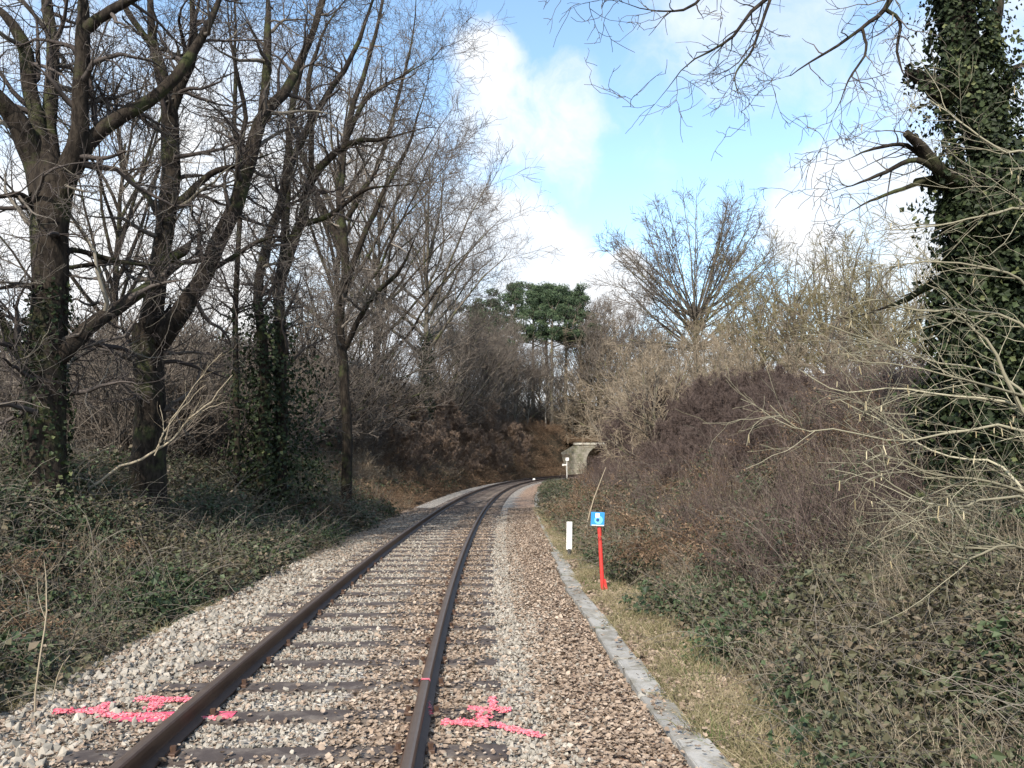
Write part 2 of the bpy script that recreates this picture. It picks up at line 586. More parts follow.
far_n = t.noise(pos, 0.5, 4, 0.6)
gcol = t.mix(cover, gravel, leaf)
soil = t.mix(t.noise(pos, 3, 6, 0.7), (0.035, 0.026, 0.018), (0.11, 0.085, 0.055))
absu = t.math('ABSOLUTE', t.math('ADD', u_, -0.35))
bank = t.mr(absu, 2.75, 3.1)
field = t.mr(u_, -13.0, -18.0)
fieldc = t.mix(t.noise(pos, 0.05, 4, 0.6), (0.07, 0.10, 0.035), (0.13, 0.155, 0.06))
c = t.mix(bank, gcol, soil)
c = t.mix(field, c, fieldc)
t.l.new(c, b.inputs['Base Color'])
hb = t.math('ADD', t.math('MULTIPLY', vor.outputs['Distance'], -1.0), t.math('MULTIPLY', nz, 0.3))
bump(t, b, hb, 1.0, 0.03)
ground = acc.obj('ground', mg)
tag(ground, 'leaf strewn ballast bed and earth banks of the railway cutting', 'ground', kind='structure')


# ------------------------------------------------------------------ instanced stuff (geometry nodes)
def scatter(name, protos, P, rot, scl, label, cat):
    """one 'stuff' object: its points carry copies of the prototype meshes"""
    n = len(P)
    me = bpy.data.meshes.new(name)
    me.vertices.add(n)
    me.vertices.foreach_set('co', np.asarray(P, np.float32).ravel())
    for nm, typ, key, val in (('rot', 'FLOAT_VECTOR', 'vector', rot), ('scl', 'FLOAT', 'value', scl), ('pick', 'INT', 'value', RNG.integers(0, len(protos), n))):
        a = me.attributes.new(nm, typ, 'POINT')
        a.data.foreach_set(key, np.asarray(val, np.int32 if typ == 'INT' else np.float32).ravel())
    o = bpy.data.objects.new(name, me)
    C.objects.link(o)
    ng = bpy.data.node_groups.new(name + '_nodes', 'GeometryNodeTree')
    ng.interface.new_socket('Geometry', in_out='INPUT', socket_type='NodeSocketGeometry')
    ng.interface.new_socket('Geometry', in_out='OUTPUT', socket_type='NodeSocketGeometry')
    N = ng.nodes; Lk = ng.links
    gi = N.new('NodeGroupInput'); go = N.new('NodeGroupOutput')
    gti = N.new('GeometryNodeGeometryToInstance')
    for p in reversed(protos):
        oi = N.new('GeometryNodeObjectInfo')
        oi.inputs[0].default_value = p
        oi.transform_space = 'ORIGINAL'
        Lk.new(oi.outputs['Geometry'], gti.inputs[0])
    iop = N.new('GeometryNodeInstanceOnPoints')
    iop.inputs['Pick Instance'].default_value = True
    Lk.new(gi.outputs[0], iop.inputs['Points'])
    if len(protos) > 1:
        # one instance per prototype
        j = N.new('GeometryNodeJoinGeometry')
        N.remove(gti)
        for nd in [x for x in N if x.bl_idname == 'GeometryNodeObjectInfo']:
            g2 = N.new('GeometryNodeGeometryToInstance')
            Lk.new(nd.outputs['Geometry'], g2.inputs[0])
            Lk.new(g2.outputs[0], j.inputs[0])
        Lk.new(j.outputs[0], iop.inputs['Instance'])
    else:
        Lk.new(gti.outputs[0], iop.inputs['Instance'])

    def attr(nm, typ):
        a = N.new('GeometryNodeInputNamedAttribute')
        a.data_type = typ
        a.inputs[0].default_value = nm
        return [x for x in a.outputs if x.enabled][0]
    Lk.new(attr('pick', 'INT'), iop.inputs['Instance Index'])
    e2r = N.new('FunctionNodeEulerToRotation')
    Lk.new(attr('rot', 'FLOAT_VECTOR'), e2r.inputs[0])
    Lk.new(e2r.outputs[0], iop.inputs['Rotation'])
    Lk.new(attr('scl', 'FLOAT'), iop.inputs['Scale'])
    Lk.new(iop.outputs[0], go.inputs[0])
    md = o.modifiers.new('scatter', 'NODES')
    md.node_group = ng
    return tag(o, label, cat, kind='stuff')


def rots(n, tilt=0.2):
    return np.stack([RNG.normal(0, tilt, n), RNG.normal(0, tilt, n), RNG.random(n) * 6.283], 1)


def su_points(n, ya, yb, ua, ub, dens=None, p=1.0):
    """random points along the line between y=ya..yb (denser nearer for p>1) at offsets ua..ub"""
    y = ya + (yb - ya) * RNG.random(n) ** p
    u = ua + (ub - ua) * RNG.random(n)
    xc, t = xc_th(y)
    x = xc + u / np.cos(t)
    if dens is not None:
        k = RNG.random(n) < dens(x, y, u)
        x, y, u = x[k], y[k], u[k]
    return x, y, u


# stone prototypes
def stone_proto(seed):
    rng = np.random.default_rng(seed)
    bm = bmesh.new()
    for _ in range(13):
        v = unit(rng.standard_normal(3)) * (0.8 + 0.3 * rng.random()) * np.array([1, 0.8, 0.62])
        bm.verts.new(v * 0.5)
    bmesh.ops.convex_hull(bm, input=bm.verts)
    loose = [v for v in bm.verts if not v.link_faces]
    bmesh.ops.delete(bm, geom=loose, context='VERTS')
    return bm


def proto_from_bm(name, bm, mat):
    me = bpy.data.meshes.new(name)
    bm.to_mesh(me); bm.free()
    me.materials.append(mat)
    a = me.attributes.new('rnd', 'FLOAT', 'POINT')
    a.data.foreach_set('value', RNG.random(len(me.vertices)).astype(np.float32) * 0.3 + 0.35)
    return bpy.data.objects.new(name, me)


stones = [proto_from_bm('ballast_stone_shape', stone_proto(i), M['stone']) for i in range(5)]
pinks = [proto_from_bm('painted_stone_shape', stone_proto(i), M['pink']) for i in range(3)]


def leaf_proto(seed):
    rng = np.random.default_rng(seed)
    a = Acc()
    # curled oak-like leaf: 5 stations, lobed edge
    st = np.linspace(0, 1, 6)
    wd = np.array([0.05, 0.34, 0.22, 0.40, 0.26, 0.03]) * (0.9 + 0.3 * rng.random(6))
    cu = rng.uniform(0.1, 0.5); tw = rng.uniform(-0.4, 0.4)
    V = []
    for k in range(6):
        x = st[k] - 0.5
        z = cu * x * x * 1.6
        for sg, ff in ((-1, 1), (0, 0), (1, 1)):
            V.append((x, sg * wd[k], z + (0.3 * wd[k] if sg else 0) + tw * sg * x * 0.3))
    Fq = []
    for k in range(5):
        for j in range(2):
            i = k * 3 + j
            Fq.append((i, i + 3, i + 4, i + 1))
    a.add(V, Fq, 0, np.full(18, rng.random()))
    return a.obj('fallen_leaf_shape', M['litter'], link=False)


lvs = [leaf_proto(i) for i in range(5)]

# ------------------------------------------------------------------ railway track
mrail, t, b = principled('rusty_rail_steel', 0.55, 0.4)
g = t.node('ShaderNodeTexCoord').outputs['Object']
n = t.noise(g, 22, 6, 0.7)
t.l.new(t.mix(n, (0.045, 0.026, 0.018), (0.125, 0.072, 0.048)), b.inputs['Base Color'])
b.inputs['Metallic'].default_value = 0.2
bump(t, b, n, 0.3, 0.004)
mtop, t, b = principled('worn_rail_head', 0.42, 0.5)
g = t.node('ShaderNodeTexCoord').outputs['Object']
n = t.noise(g, 9, 5, 0.7)
t.l.new(t.mix(n, (0.075, 0.050, 0.038), (0.19, 0.145, 0.115)), b.inputs['Base Color'])
b.inputs['Metallic'].default_value = 0.45
mworn, t, b = principled('worn_pink_paint', 0.7, 0.2)
g = t.node('ShaderNodeTexCoord').outputs['Object']
n = t.noise(g, 26, 7, 0.75)
t.l.new(t.mix(t.mr(n, 0.46, 0.58), (0.74, 0.10, 0.17), (0.20, 0.085, 0.085)), b.inputs['Base Color'])
bump(t, b, n, 0.6, 0.01)
mslp = mat_plain('creosoted_wood', (0.062, 0.050, 0.046), 0.85, 0.2, 0.45, 9, dirt=(0.16, 0.135, 0.115), bmp=0.6)

track_o = empty('railway_track', (0, 0, 0), 'rusty single railway track curving away to the right through the cutting', 'railway track')
ss = np.arange(-12, 119, 0.5)
RT = 0.15   # rail top
prof = [(-0.065, 0.0), (0.065, 0.0), (0.065, 0.010), (0.012, 0.028), (0.0085, 0.040), (0.0085, 0.098), (0.034, 0.108), (0.034, 0.136), (0.026, 0.146), (0.012, 0.150),
        (-0.012, 0.150), (-0.026, 0.146), (-0.034, 0.136), (-0.034, 0.108), (-0.0085, 0.098), (-0.0085, 0.040), (-0.012, 0.028), (-0.065, 0.010)]
for off in (-0.7525, 0.7525):
    a = Acc()
    np_ = len(prof)
    V = []
    for s in ss:
        for (px, pz) in prof:
            x, y, _ = track(s, off + px)
            V.append((x, y, pz))
    i0 = np.arange(len(ss) - 1)[:, None] * np_
    for j in range(np_):
        j2 = (j + 1) % np_
        q = np.stack([i0[:, 0] + j, i0[:, 0] + j2, i0[:, 0] + np_ + j2, i0[:, 0] + np_ + j], -1)
        a.add(V if j == 0 else np.zeros((0, 3)), q, 0) if j == 0 else (a.f.append(q), a.m.append(np.full(len(q), 1 if j in (8, 9, 10) else 0)), a.s.append(np.full(len(q), False)))
    a.obj('rail', [mrail, mtop], track_o)

def box_bm(bm, x0, x1, y0, y1, z0, z1, bev=0.0, mat=0):
    r = bmesh.ops.create_cube(bm, size=1.0)
    vs = r['verts']
    for v in vs:
        v.co = Vector(((x0 + x1) / 2 + v.co.x * (x1 - x0), (y0 + y1) / 2 + v.co.y * (y1 - y0), (z0 + z1) / 2 + v.co.z * (z1 - z0)))
    fs = {f for v in vs for f in v.link_faces}
    for f in fs: f.material_index = mat
    if bev > 0:
        es = {e for v in vs for e in v.link_edges}
        r = bmesh.ops.bevel(bm, geom=list(es), offset=bev, segments=2, affect='EDGES', profile=0.6)
        for f in r['faces']: f.material_index = mat
    return vs


def bm_obj(name, bm, mats, parent=None, link=True, smooth=False):
    me = bpy.data.meshes.new(name)
    bm.normal_update()
    bm.to_mesh(me); bm.free()
    for m in (mats if isinstance(mats, (list, tuple)) else [mats]): me.materials.append(m)
    if smooth:
        for p in me.polygons: p.use_smooth = True
    o = bpy.data.objects.new(name, me)
    if link: C.objects.link(o)
    if parent is not None: o.parent = parent
    return o


def sleeper_bm(rng):
    bm = bmesh.new()
    box_bm(bm, -1.3, 1.3, -0.12, 0.12, -0.13, 0.0)
    bmesh.ops.subdivide_edges(bm, edges=[e for e in bm.edges if abs(e.verts[0].co.x - e.verts[1].co.x) > 1], cuts=22)
    bmesh.ops.bevel(bm, geom=[e for e in bm.edges if abs(e.verts[0].co.x - e.verts[1].co.x) > 0.01], offset=0.018, segments=2, affect='EDGES')
    for v in bm.verts:
        v.co.y += 0.007 * math.sin(v.co.x * 7 + rng.random()) + rng.normal(0, 0.002)
        v.co.z += rng.normal(0, 0.002)
    return bm


clip_bm = bmesh.new()
box_bm(clip_bm, -0.028, 0.028, -0.05, 0.05, 0.0, 0.022, 0.004)
r = bmesh.ops.create_cone(clip_bm, cap_ends=True, segments=6, radius1=0.019, radius2=0.019, depth=0.034)
for v in r['verts']: v.co += Vector((0, 0, 0.034))
rng = np.random.default_rng(3)
smesh = [bm_obj('sleeper', sleeper_bm(rng), mslp, link=False).data for _ in range(4)]
clip_me = bm_obj('rail_clip', clip_bm, mrail, link=False).data
sl_s = []
s = 0.35
while s < 118:
    sl_s.append(s); s += 0.71
far_sl = []
for i, s in enumerate(sl_s):
    x, y, tt = track(s)
    zz = -0.004 + 0.008 * RNG.random()
    if i < 100:
        o = bpy.data.objects.new('sleeper', smesh[i % 4])
        C.objects.link(o)
        o.parent = track_o
        o.location = (x, y, zz); o.rotation_euler = (0, RNG.normal(0, 0.004), -tt + RNG.normal(0, 0.008))
        if i < 20:
            for cx in (-0.8475, -0.6575, 0.6575, 0.8475):
                c = bpy.data.objects.new('rail_clip', clip_me)
                C.objects.link(c); c.parent = o; c.location = (cx, 0, 0)
    else:
        far_sl.append((x, y, tt))
bm = bmesh.new()
for (x, y, tt) in far_sl:
    vs = box_bm(bm, -1.3, 1.3, -0.12, 0.12, -0.13, 0.0)
    mt = Matrix.Translation((x, y, 0)) @ Matrix.Rotation(-tt, 4, 'Z')
    for v in vs: v.co = mt @ v.co
o = bm_obj('distant_sleepers', bm, mslp, track_o); o['kind'] = 'stuff'


# ------------------------------------------------------------------ ballast stones and litter
def sleeper_dist(x, y, u):
    """distance in s to the nearest sleeper centre line (sleepers run to |u|<1.3)"""
    s = np.interp(y, TY, TS) + u * np.sin(xc_th(y)[1])
    return np.abs((s - 0.35 + 0.355) % 0.71 - 0.355)


def nz2(x, y, k=1.0, sd=0):
    return 0.5 + 0.5 * np.sin(x * 1.7 * k + sd + 1.3 * np.sin(y * 1.1 * k + sd)) * np.sin(y * 0.83 * k - sd + 1.1 * np.sin(x * 1.9 * k + 2))


def footR(y):
    return np.interp(y, [0, 22, 38, 82, 94, 103], [0, 0, 2.3, 2.6, 1.2, 1.0])


def stone_d(x, y, u):
    d = np.full(len(x), 0.12)
    d = np.where((u > 0.95) & (u < 1.75), 0.95, d)
    d = np.where((u > 0.85) & (u < 1.25), 0.30, d)
    d = np.where(u < 0.62, 0.8, d)
    d = np.where((u > 0.15) & (u < 0.72), 0.22, d)
    d = np.where((u < -1.2) & (u > -2.1), 0.95, d)
    d = np.where(u < -2.1, 0.35, d)
    d = d * (0.55 + 0.6 * nz2(x, y, 2.2, 1))
    sd = sleeper_dist(x, y, u)
    d = np.where((np.abs(u) < 1.32) & (sd < 0.13), d * np.where(sd > 0.085, 0.3, 0.02), d)
    rail = np.abs(np.abs(u) - 0.7525) < 0.075
    return np.where(rail, 0, d)


def litter_d(x, y, u):
    d = np.where(u > 1.55, 1.0, 0.25)
    d = np.where((u > 0.8) & (u < 1.15), 0.9, d)
    d = np.where((u > 0.2) & (u < 0.75), 0.85, d)
    d = np.where(u < -0.8, 0.5, d)
    d = np.where(u < -1.9, 0.75, d)
    d = d * (0.5 + 0.7 * nz2(x, y, 1.6, 4))
    on = (np.abs(u) < 1.32) & (sleeper_dist(x, y, u) < 0.10)
    d = np.where(on, d * np.where((u > 0.25) & (u < 0.95), 0.35, np.where(u > 0.9, 0.3, 0.05)), d)
    rail = np.abs(np.abs(u) - 0.7525) < 0.075
    return np.where(rail, 0, d)


def lay(n, ya, yb, ua, ub, dens, lift, p=1.4):
    x, y, u = su_points(n, ya, yb, ua, ub, dens, p)
    z = height(x, y) + lift + 0.024 * ((np.abs(u) < 1.31) & (sleeper_dist(x, y, u) < 0.125))
    return np.stack([x, y, z], 1), u


P, u = lay(170000, 2.2, 26, -2.9, 2.42, stone_d, 0.004)
n = len(P)
sc = np.clip(RNG.lognormal(-3.38, 0.30, n), 0.018, 0.07)
P[:, 2] += RNG.random(n) * 0.012
scatter('ballast_stones', stones, P, RNG.random((n, 3)) * 6.28, sc, 'loose grey and tan ballast stones around the sleepers', 'gravel')
P, u = lay(250000, 2.2, 30, -3.0, 2.45, litter_d, 0.010)
n = len(P)
P[:, 2] += RNG.random(n) * 0.02
sc = np.clip(RNG.lognormal(-3.42, 0.28, n), 0.018, 0.055)
rr = rots(n, 0.32); rr[:, 0] += (RNG.random(n) < 0.3) * 3.14
scatter('fallen_leaves', lvs, P, rr, sc, 'dry pinkish brown fallen leaves strewn over the ballast', 'leaf litter')
# bigger grey stones heaped at the left edge of the bed
P, u = lay(3500, 2.6, 14, -2.5, -1.25, lambda x, y, u: 0.25 + 0.75 * nz2(x, y, 1.3, 2), 0.02)
scatter('coarse_ballast', stones, P, RNG.random((len(P), 3)) * 6.28, 0.06 + 0.05 * RNG.random(len(P)), 'larger pale grey stones at the left edge of the ballast', 'stones')


# pink paint: stones and sleeper faces that took the spray
def gp(px, py, z=0.0):
    d = pixdir(px, py)
    k = (z - CZ) / d.z
    return np.array((d.x * k, d.y * k, z))


def paint_mark(name, strokes, label, n_m=800):
    pts = []
    for (a, b_, wpx) in strokes:
        A = gp(*a); B = gp(*b_)
        L = np.linalg.norm(B - A)
        n = int(n_m * L * wpx / 0.06)
        t_ = RNG.random(n)[:, None]
        T = (B - A) / L
        Np = np.array([-T[1], T[0], 0])
        p = A + (B - A) * t_ + Np * (RNG.normal(0, 0.42, n)[:, None] * wpx)
        pts.append(p)
    P = np.concatenate(pts)
    P[:, 2] = height(P[:, 0], P[:, 1]) + 0.028 + 0.016 * RNG.random(len(P))
    # bake as one real mesh of painted pebbles
    a = Acc()
    src = [np.array([v.co[:] for v in o.data.vertices]) for o in pinks]
    sf = [np.array([list(p.vertices) for p in o.data.polygons]) for o in pinks]
    for p in P:
        k = RNG.integers(0, 3)
        R = np.array(Matrix.Rotation(RNG.random() * 6.28, 3, unit(RNG.standard_normal(3)).tolist()))
        s = 0.020 + 0.020 * RNG.random()
        V = (src[k] * s) @ R.T
        V[:, 2] *= 0.6
        a.add(V + p, sf[k], 0, np.full(len(V), RNG.random()), False)
    o = a.obj(name, M['pink'])
    return tag(o, label, 'paint mark', 'pink spray paint marks')


paint_mark('paint_mark', [((54, 712), (105, 713), 0.055), ((95, 713), (108, 704), 0.05), ((100, 716), (193, 719), 0.05), ((136, 700), (196, 701), 0.05), ((158, 703), (150, 712), 0.05), ((202, 720), (228, 718), 0.035)],
           'pink sprayed mark on the stones and sleeper end left of the track')
paint_mark('paint_mark', [((442, 723), (500, 726), 0.045), ((500, 727), (543, 738), 0.04), ((468, 710), (512, 711), 0.05), ((483, 709), (482, 724), 0.055), ((492, 698), (494, 708), 0.03), ((428, 704), (432, 718), 0.02)],
           'pink sprayed mark on the ballast right of the track')
# stripe of paint over the head of the right-hand rail
a = Acc()
x0, y0, tt = track(5.62, 0.7525)
V = []
for w0 in (-0.036, -0.028, 0.028, 0.036):
    for dy in (-0.022, 0.02):
        V.append((x0 + w0, y0 + dy - w0 * 0.05, 0.139 if abs(w0) > 0.03 else 0.1525))
a.add(V, [(0, 2, 3, 1), (2, 4, 5, 3), (4, 6, 7, 5)], 0)
o = a.obj('paint_stripe', M['pink'], track_o)
tag(o, 'short pink paint stripe across the right rail head')
# painted left end of one sleeper
i_s = int(np.argmin([abs(track(s, -1.1)[1] - gp(150, 719)[1]) for s in sl_s]))
xs_, ys_, ts_ = track(sl_s[i_s])
bm = bmesh.new()
for (xa, xb2, ya, yb2) in ((-1.303, -0.86, -0.085, 0.095), (-0.66, -0.52, -0.03, 0.09)):
    vs = box_bm(bm, xa, xb2, ya, yb2, -0.01, 0.0085)
mt = Matrix.Translation((xs_, ys_, 0)) @ Matrix.Rotation(-ts_, 4, 'Z')
for v in bm.verts: v.co = mt @ v.co
o = bm_obj('painted_sleeper_end', bm, mworn, track_o)
tag(o, 'pink painted end of a sleeper')

# ------------------------------------------------------------------ concrete slabs along the right of the bed
mcon, t, b = principled('weathered_concrete', 0.92, 0.15)
pos = t.node('ShaderNodeNewGeometry').outputs['Position']
oi = t.node('ShaderNodeObjectInfo').outputs['Random']
n1_ = t.noise(pos, 4, 6, 0.7); n2_ = t.noise(pos, 22, 5, 0.7); n3_ = t.noise(pos, 1.4, 4, 0.6)
c = t.mix(oi, (0.235, 0.222, 0.20), (0.33, 0.315, 0.29))
c = t.mix(t.mr(n1_, 0.45, 0.62, 0, 0.75), c, (0.15, 0.135, 0.105))
c = t.mix(t.mr(n2_, 0.60, 0.68, 0, 0.7), c, (0.09, 0.08, 0.065))
c = t.mix(t.mr(n3_, 0.55, 0.68, 0, 0.6), c, (0.11, 0.125, 0.06))
t.l.new(c, b.inputs['Base Color'])
bump(t, b, n2_, 0.7, 0.012)
sme = []
for k in range(3):
    bm = bmesh.new()
    box_bm(bm, -0.1, 0.1, -0.488, 0.488, -0.16, 0.0, 0.010)
    bmesh.ops.subdivide_edges(bm, edges=bm.edges[:], cuts=3, use_grid_fill=True)
    for v in bm.verts: v.co += Vector(RNG.normal(0, 0.0022, 3))
    sme.append(bm_obj('concrete_slab', bm, mcon, link=False).data)
s = 1.6; k = 0
while s < 52:
    off = RNG.normal(0, 0.008) + float(np.interp(s, [0, 10, 14.2, 14.8, 24, 40, 60], [2.42, 2.39, 2.49, 2.56, 2.60, 2.70, 2.75]))
    x, y, tt = track(s + 0.5, off)
    low = s > 14.3
    o = bpy.data.objects.new('concrete_slab', sme[k % 3]); C.objects.link(o)
    o.location = (x, y, (0.042 if not low else 0.018) + RNG.normal(0, 0.006))
    o.rotation_euler = (RNG.normal(0, 0.006), RNG.normal(0, 0.018), -tt + RNG.normal(0, 0.013))
    if low:
        tag(o, 'narrow concrete slab lying lower in the row beyond the white marker post', 'concrete slab', 'concrete slabs beyond the white post')
    else:
        tag(o, 'narrow grey concrete slab in the near raised row edging the ballast', 'concrete slab', 'concrete slabs edging the ballast')
    s += 1.0; k += 1

# ------------------------------------------------------------------ posts and signs
mred = mat_plain('red_paint', (0.50, 0.035, 0.03), 0.6, 0.3, 0.25, 14, dirt=(0.26, 0.055, 0.04))
mwhite = mat_plain('white_paint', (0.70, 0.69, 0.66), 0.6, 0.3, 0.08, 10, dirt=(0.42, 0.40, 0.35))
mblue = mat_plain('blue_enamel', (0.03, 0.22, 0.52), 0.35, 0.5, 0.1, 10)
mcyan = mat_plain('light_blue_enamel', (0.16, 0.50, 0.80), 0.35, 0.5, 0.1, 10)
mdark = mat_plain('dark_steel', (0.04, 0.04, 0.04), 0.6, 0.4, 0.3, 10)
mnavy = mat_plain('dark_blue_enamel', (0.02, 0.06, 0.20), 0.4, 0.5, 0.1, 10)


def cyl_bm(bm, r1, r2, z0, z1, seg=14, mat=0, x=0, y=0):
    r = bmesh.ops.create_cone(bm, cap_ends=True, segments=seg, radius1=r1, radius2=r2, depth=z1 - z0)
    for v in r['verts']: v.co += Vector((x, y, (z0 + z1) / 2))
    for f in {f for v in r['verts'] for f in v.link_faces}: f.material_index = mat
    return r['verts']


bx, by, bz = gp(603, 593, 0.0)
zb = H1(bx, by)
Hs = (593 - 526) / F * by
rp = empty('marker_post', (bx, by, zb - 0.02), 'slim red post with a small square blue sign, in the grass beside the slabs', 'marker post')
bm = bmesh.new()
# a square tube, a flat stay in front and a splayed foot
bw = 0.027
cyl_bm(bm, bw, bw, 0.0, Hs * 0.98, 12)
o = bm_obj('post', bm, mred, rp, smooth=False)
o.rotation_euler = (0, -0.045, 0)
bm = bmesh.new()
vs = box_bm(bm, 0.0, 0.075, -0.012, 0.012, 0.0, 0.2)
for v in vs:
    if v.co.z > 0.1 and v.co.x > 0.05: v.co.x = 0.035
o = bm_obj('foot', bm, mred, rp)
sg = empty('sign', (-0.045 - 0.02, -0.045, Hs + 0.085), None, None)
del_keys = [k for k in ('label', 'category') if k in sg]
sg.parent = rp
sg.rotation_euler = (0, 0.05, 0.05)
bm = bmesh.new(); box_bm(bm, -0.09, 0.09, -0.006, 0.006, -0.09, 0.09, 0.004)
o = bm_obj('sign_plate', bm, mblue, sg)
bm = bmesh.new()
box_bm(bm, -0.078, 0.082, -0.0105, -0.0065, -0.088, -0.075)              # white lower edge
bm_obj('white_border', bm, mwhite, sg)
bm = bmesh.new()
r = bmesh.ops.create_circle(bm, cap_ends=True, segments=28, radius=0.055)
bmesh.ops.rotate(bm, verts=bm.verts, matrix=Matrix.Rotation(math.pi / 2, 3, 'X'))
for v in bm.verts: v.co += Vector((0.012, -0.0085, -0.012))
bm_obj('pale_disc', bm, mcyan, sg)
bm = bmesh.new()
box_bm(bm, -0.032, 0.022, -0.013, -0.0095, 0.018, 0.078, 0.003)
bm_obj('white_figure', bm, mwhite, sg)
bm = bmesh.new()
r = bmesh.ops.create_circle(bm, cap_ends=True, segments=20, radius=0.022)
bmesh.ops.rotate(bm, verts=bm.verts, matrix=Matrix.Rotation(math.pi / 2, 3, 'X'))
for v in bm.verts: v.co += Vector((0.0, -0.0115, -0.012))
bm_obj('dark_dot', bm, mnavy, sg)

# white marker post on a dark foot
bx, by, bz = gp(569, 558, 0.03)
zb = H1(bx, by)
wp = empty('marker_post', (bx, by, zb), 'short white marker post on a black foot beside the step in the slabs', 'marker post')
bm = bmesh.new(); cyl_bm(bm, 0.035, 0.035, 0, 0.19, 10)
bm_obj('foot', bm, mdark, wp)
bm = bmesh.new(); box_bm(bm, -0.05, 0.05, -0.02, 0.02, 0.17, 0.66, 0.012)
o = bm_obj('post', bm, mwhite, wp)
wp.rotation_euler = (0, 0.02, 0)

# signal-like post by the bridge
bx, by, bz = gp(567, 484, 0.0)
sp = empty('signal_post', (bx, by, H1(bx, by) - 0.02), 'thin white post with a small lamp box near the bridge', 'signal post')
bm = bmesh.new(); cyl_bm(bm, 0.03, 0.025, 0, 2.0, 10)
bm_obj('post', bm, mwhite, sp)
bm = bmesh.new(); box_bm(bm, -0.10, 0.16, -0.1, 0.08, 1.82, 2.06, 0.03)
bm_obj('lamp_box', bm, mwhite, sp)
bm = bmesh.new(); box_bm(bm, -0.30, 0.0, -0.06, 0.05, 1.45, 1.55, 0.02)
cyl_bm(bm, 0.06, 0.06, 1.42, 1.58, 12, x=-0.30)
bm_obj('lower_arm', bm, mwhite, sp)

for (px, py, lab) in ((534, 481, 'tiny white stone marker beside the far end of the inner rail'), (560, 484, 'tiny white stone marker on the far curve before the bridge')):
    bx, by, bz = gp(px, py, 0.0)
    bm = bmesh.new()
    box_bm(bm, -0.13, 0.13, -0.08, 0.08, -0.05, 0.26, 0.03)
    for v in bm.verts:
        if v.co.z > 0.1: v.co.x *= 0.8
    o = bm_obj('marker_stone', bm, mwhite); o.location = (bx, by, H1(bx, by))
    tag(o, lab, 'marker stone')

# ------------------------------------------------------------------ bridge / tunnel mouth
mst, t, b = principled('lichened_stonework', 0.9, 0.15)
g = t.node('ShaderNodeTexCoord').outputs['Object']
br = t.node('ShaderNodeTexBrick', ins={'Scale': 1.0, 'Mortar Size': 0.02, 'Brick Width': 0.6, 'Row Height': 0.3, 'Color1': (0.17, 0.158, 0.13, 1), 'Color2': (0.25, 0.23, 0.19, 1), 'Mortar': (0.14, 0.13, 0.11, 1)})
mp = t.node('ShaderNodeMapping'); mp.inputs['Rotation'].default_value = (math.pi / 2, 0, 0)
t.l.new(g, mp.inputs[0]); t.l.new(mp.outputs[0], br.inputs[0])
n = t.noise(g, 1.2, 6, 0.7)
t.l.new(t.mix(t.mr(n, 0.42, 0.62, 0, 0.8), br.outputs[0], (0.10, 0.10, 0.065)), b.inputs['Base Color'])
bump(t, b, br.outputs['Fac'], -0.5, 0.02)
mcap = mat_plain('pale_coping_stone', (0.40, 0.38, 0.33), 0.9, 0.2, 0.3, 1.2, dirt=(0.16, 0.15, 0.11))
mring = mat_plain('dark_arch_stone', (0.21, 0.195, 0.165), 0.9, 0.2, 0.3, 1.5, dirt=(0.10, 0.10, 0.07))
sP = 105.5
bxp, byp, tp = track(sP, 1.7)
br_o = empty('stone_bridge', (bxp, byp, 0), 'low stone arched bridge over the line where the track leaves the cutting', 'bridge', rz=-tp)
AR = 2.05; SPR = 1.75          # arch radius and springing
WL, WR, TOP = -3.7, 4.6, 3.95
bm = bmesh.new()
na = 20
def arch_pts(y):
    p = [(-AR, y, -0.3), (-AR, y, SPR)] + [(-AR * math.cos(math.pi * k / na), y, SPR + AR * math.sin(math.pi * k / na)) for k in range(1, na)] + [(AR, y, SPR), (AR, y, -0.3)]
    return p
# front wall as strips between the opening and the outline
front = [bm.verts.new(p) for p in arch_pts(0)]
outl = []
for v in front:
    x, _, z = v.co
    if z <= SPR: ox, oz = (WL if x < 0 else WR), (z if z < 0 else SPR)
    else:
        a_ = math.atan2(z - SPR, x)
        dx, dz = math.cos(a_), math.sin(a_)
        k = min(((WR if dx > 0 else WL) / dx) if abs(dx) > 1e-6 else 1e9, (TOP - SPR) / dz)
        ox, oz = dx * k, SPR + dz * k
    outl.append(bm.verts.new((ox, 0, oz)))
for i in range(len(front) - 1):
    bm.faces.new((outl[i], outl[i + 1], front[i + 1], front[i]))
# corners
def near(px, pz): return None
cl = bm.verts.new((WL, 0, TOP)); cr = bm.verts.new((WR, 0, TOP))
li = [i for i, v in enumerate(outl) if abs(v.co.x - WL) < 1e-4]; ri = [i for i, v in enumerate(outl) if abs(v.co.x - WR) < 1e-4]
bm.faces.new((outl[max(li)], cl, outl[max(li) + 1])); bm.faces.new((outl[min(ri) - 1], cr, outl[min(ri)]))
bm_obj('front_wall', bm, mst, br_o)
bm = bmesh.new()
A0 = [bm.verts.new(p) for p in arch_pts(0.0)]; A1 = [bm.verts.new(p) for p in arch_pts(14.0)]
for i in range(len(A0) - 1): bm.faces.new((A0[i], A0[i + 1], A1[i + 1], A1[i]))
bm_obj('vault', bm, mst, br_o)
bm = bmesh.new()
box_bm(bm, WL - 0.1, WR + 0.1, -0.12, 0.5, TOP, TOP + 0.28, 0.03)
bm_obj('coping', bm, mcap, br_o)
bm = bmesh.new()
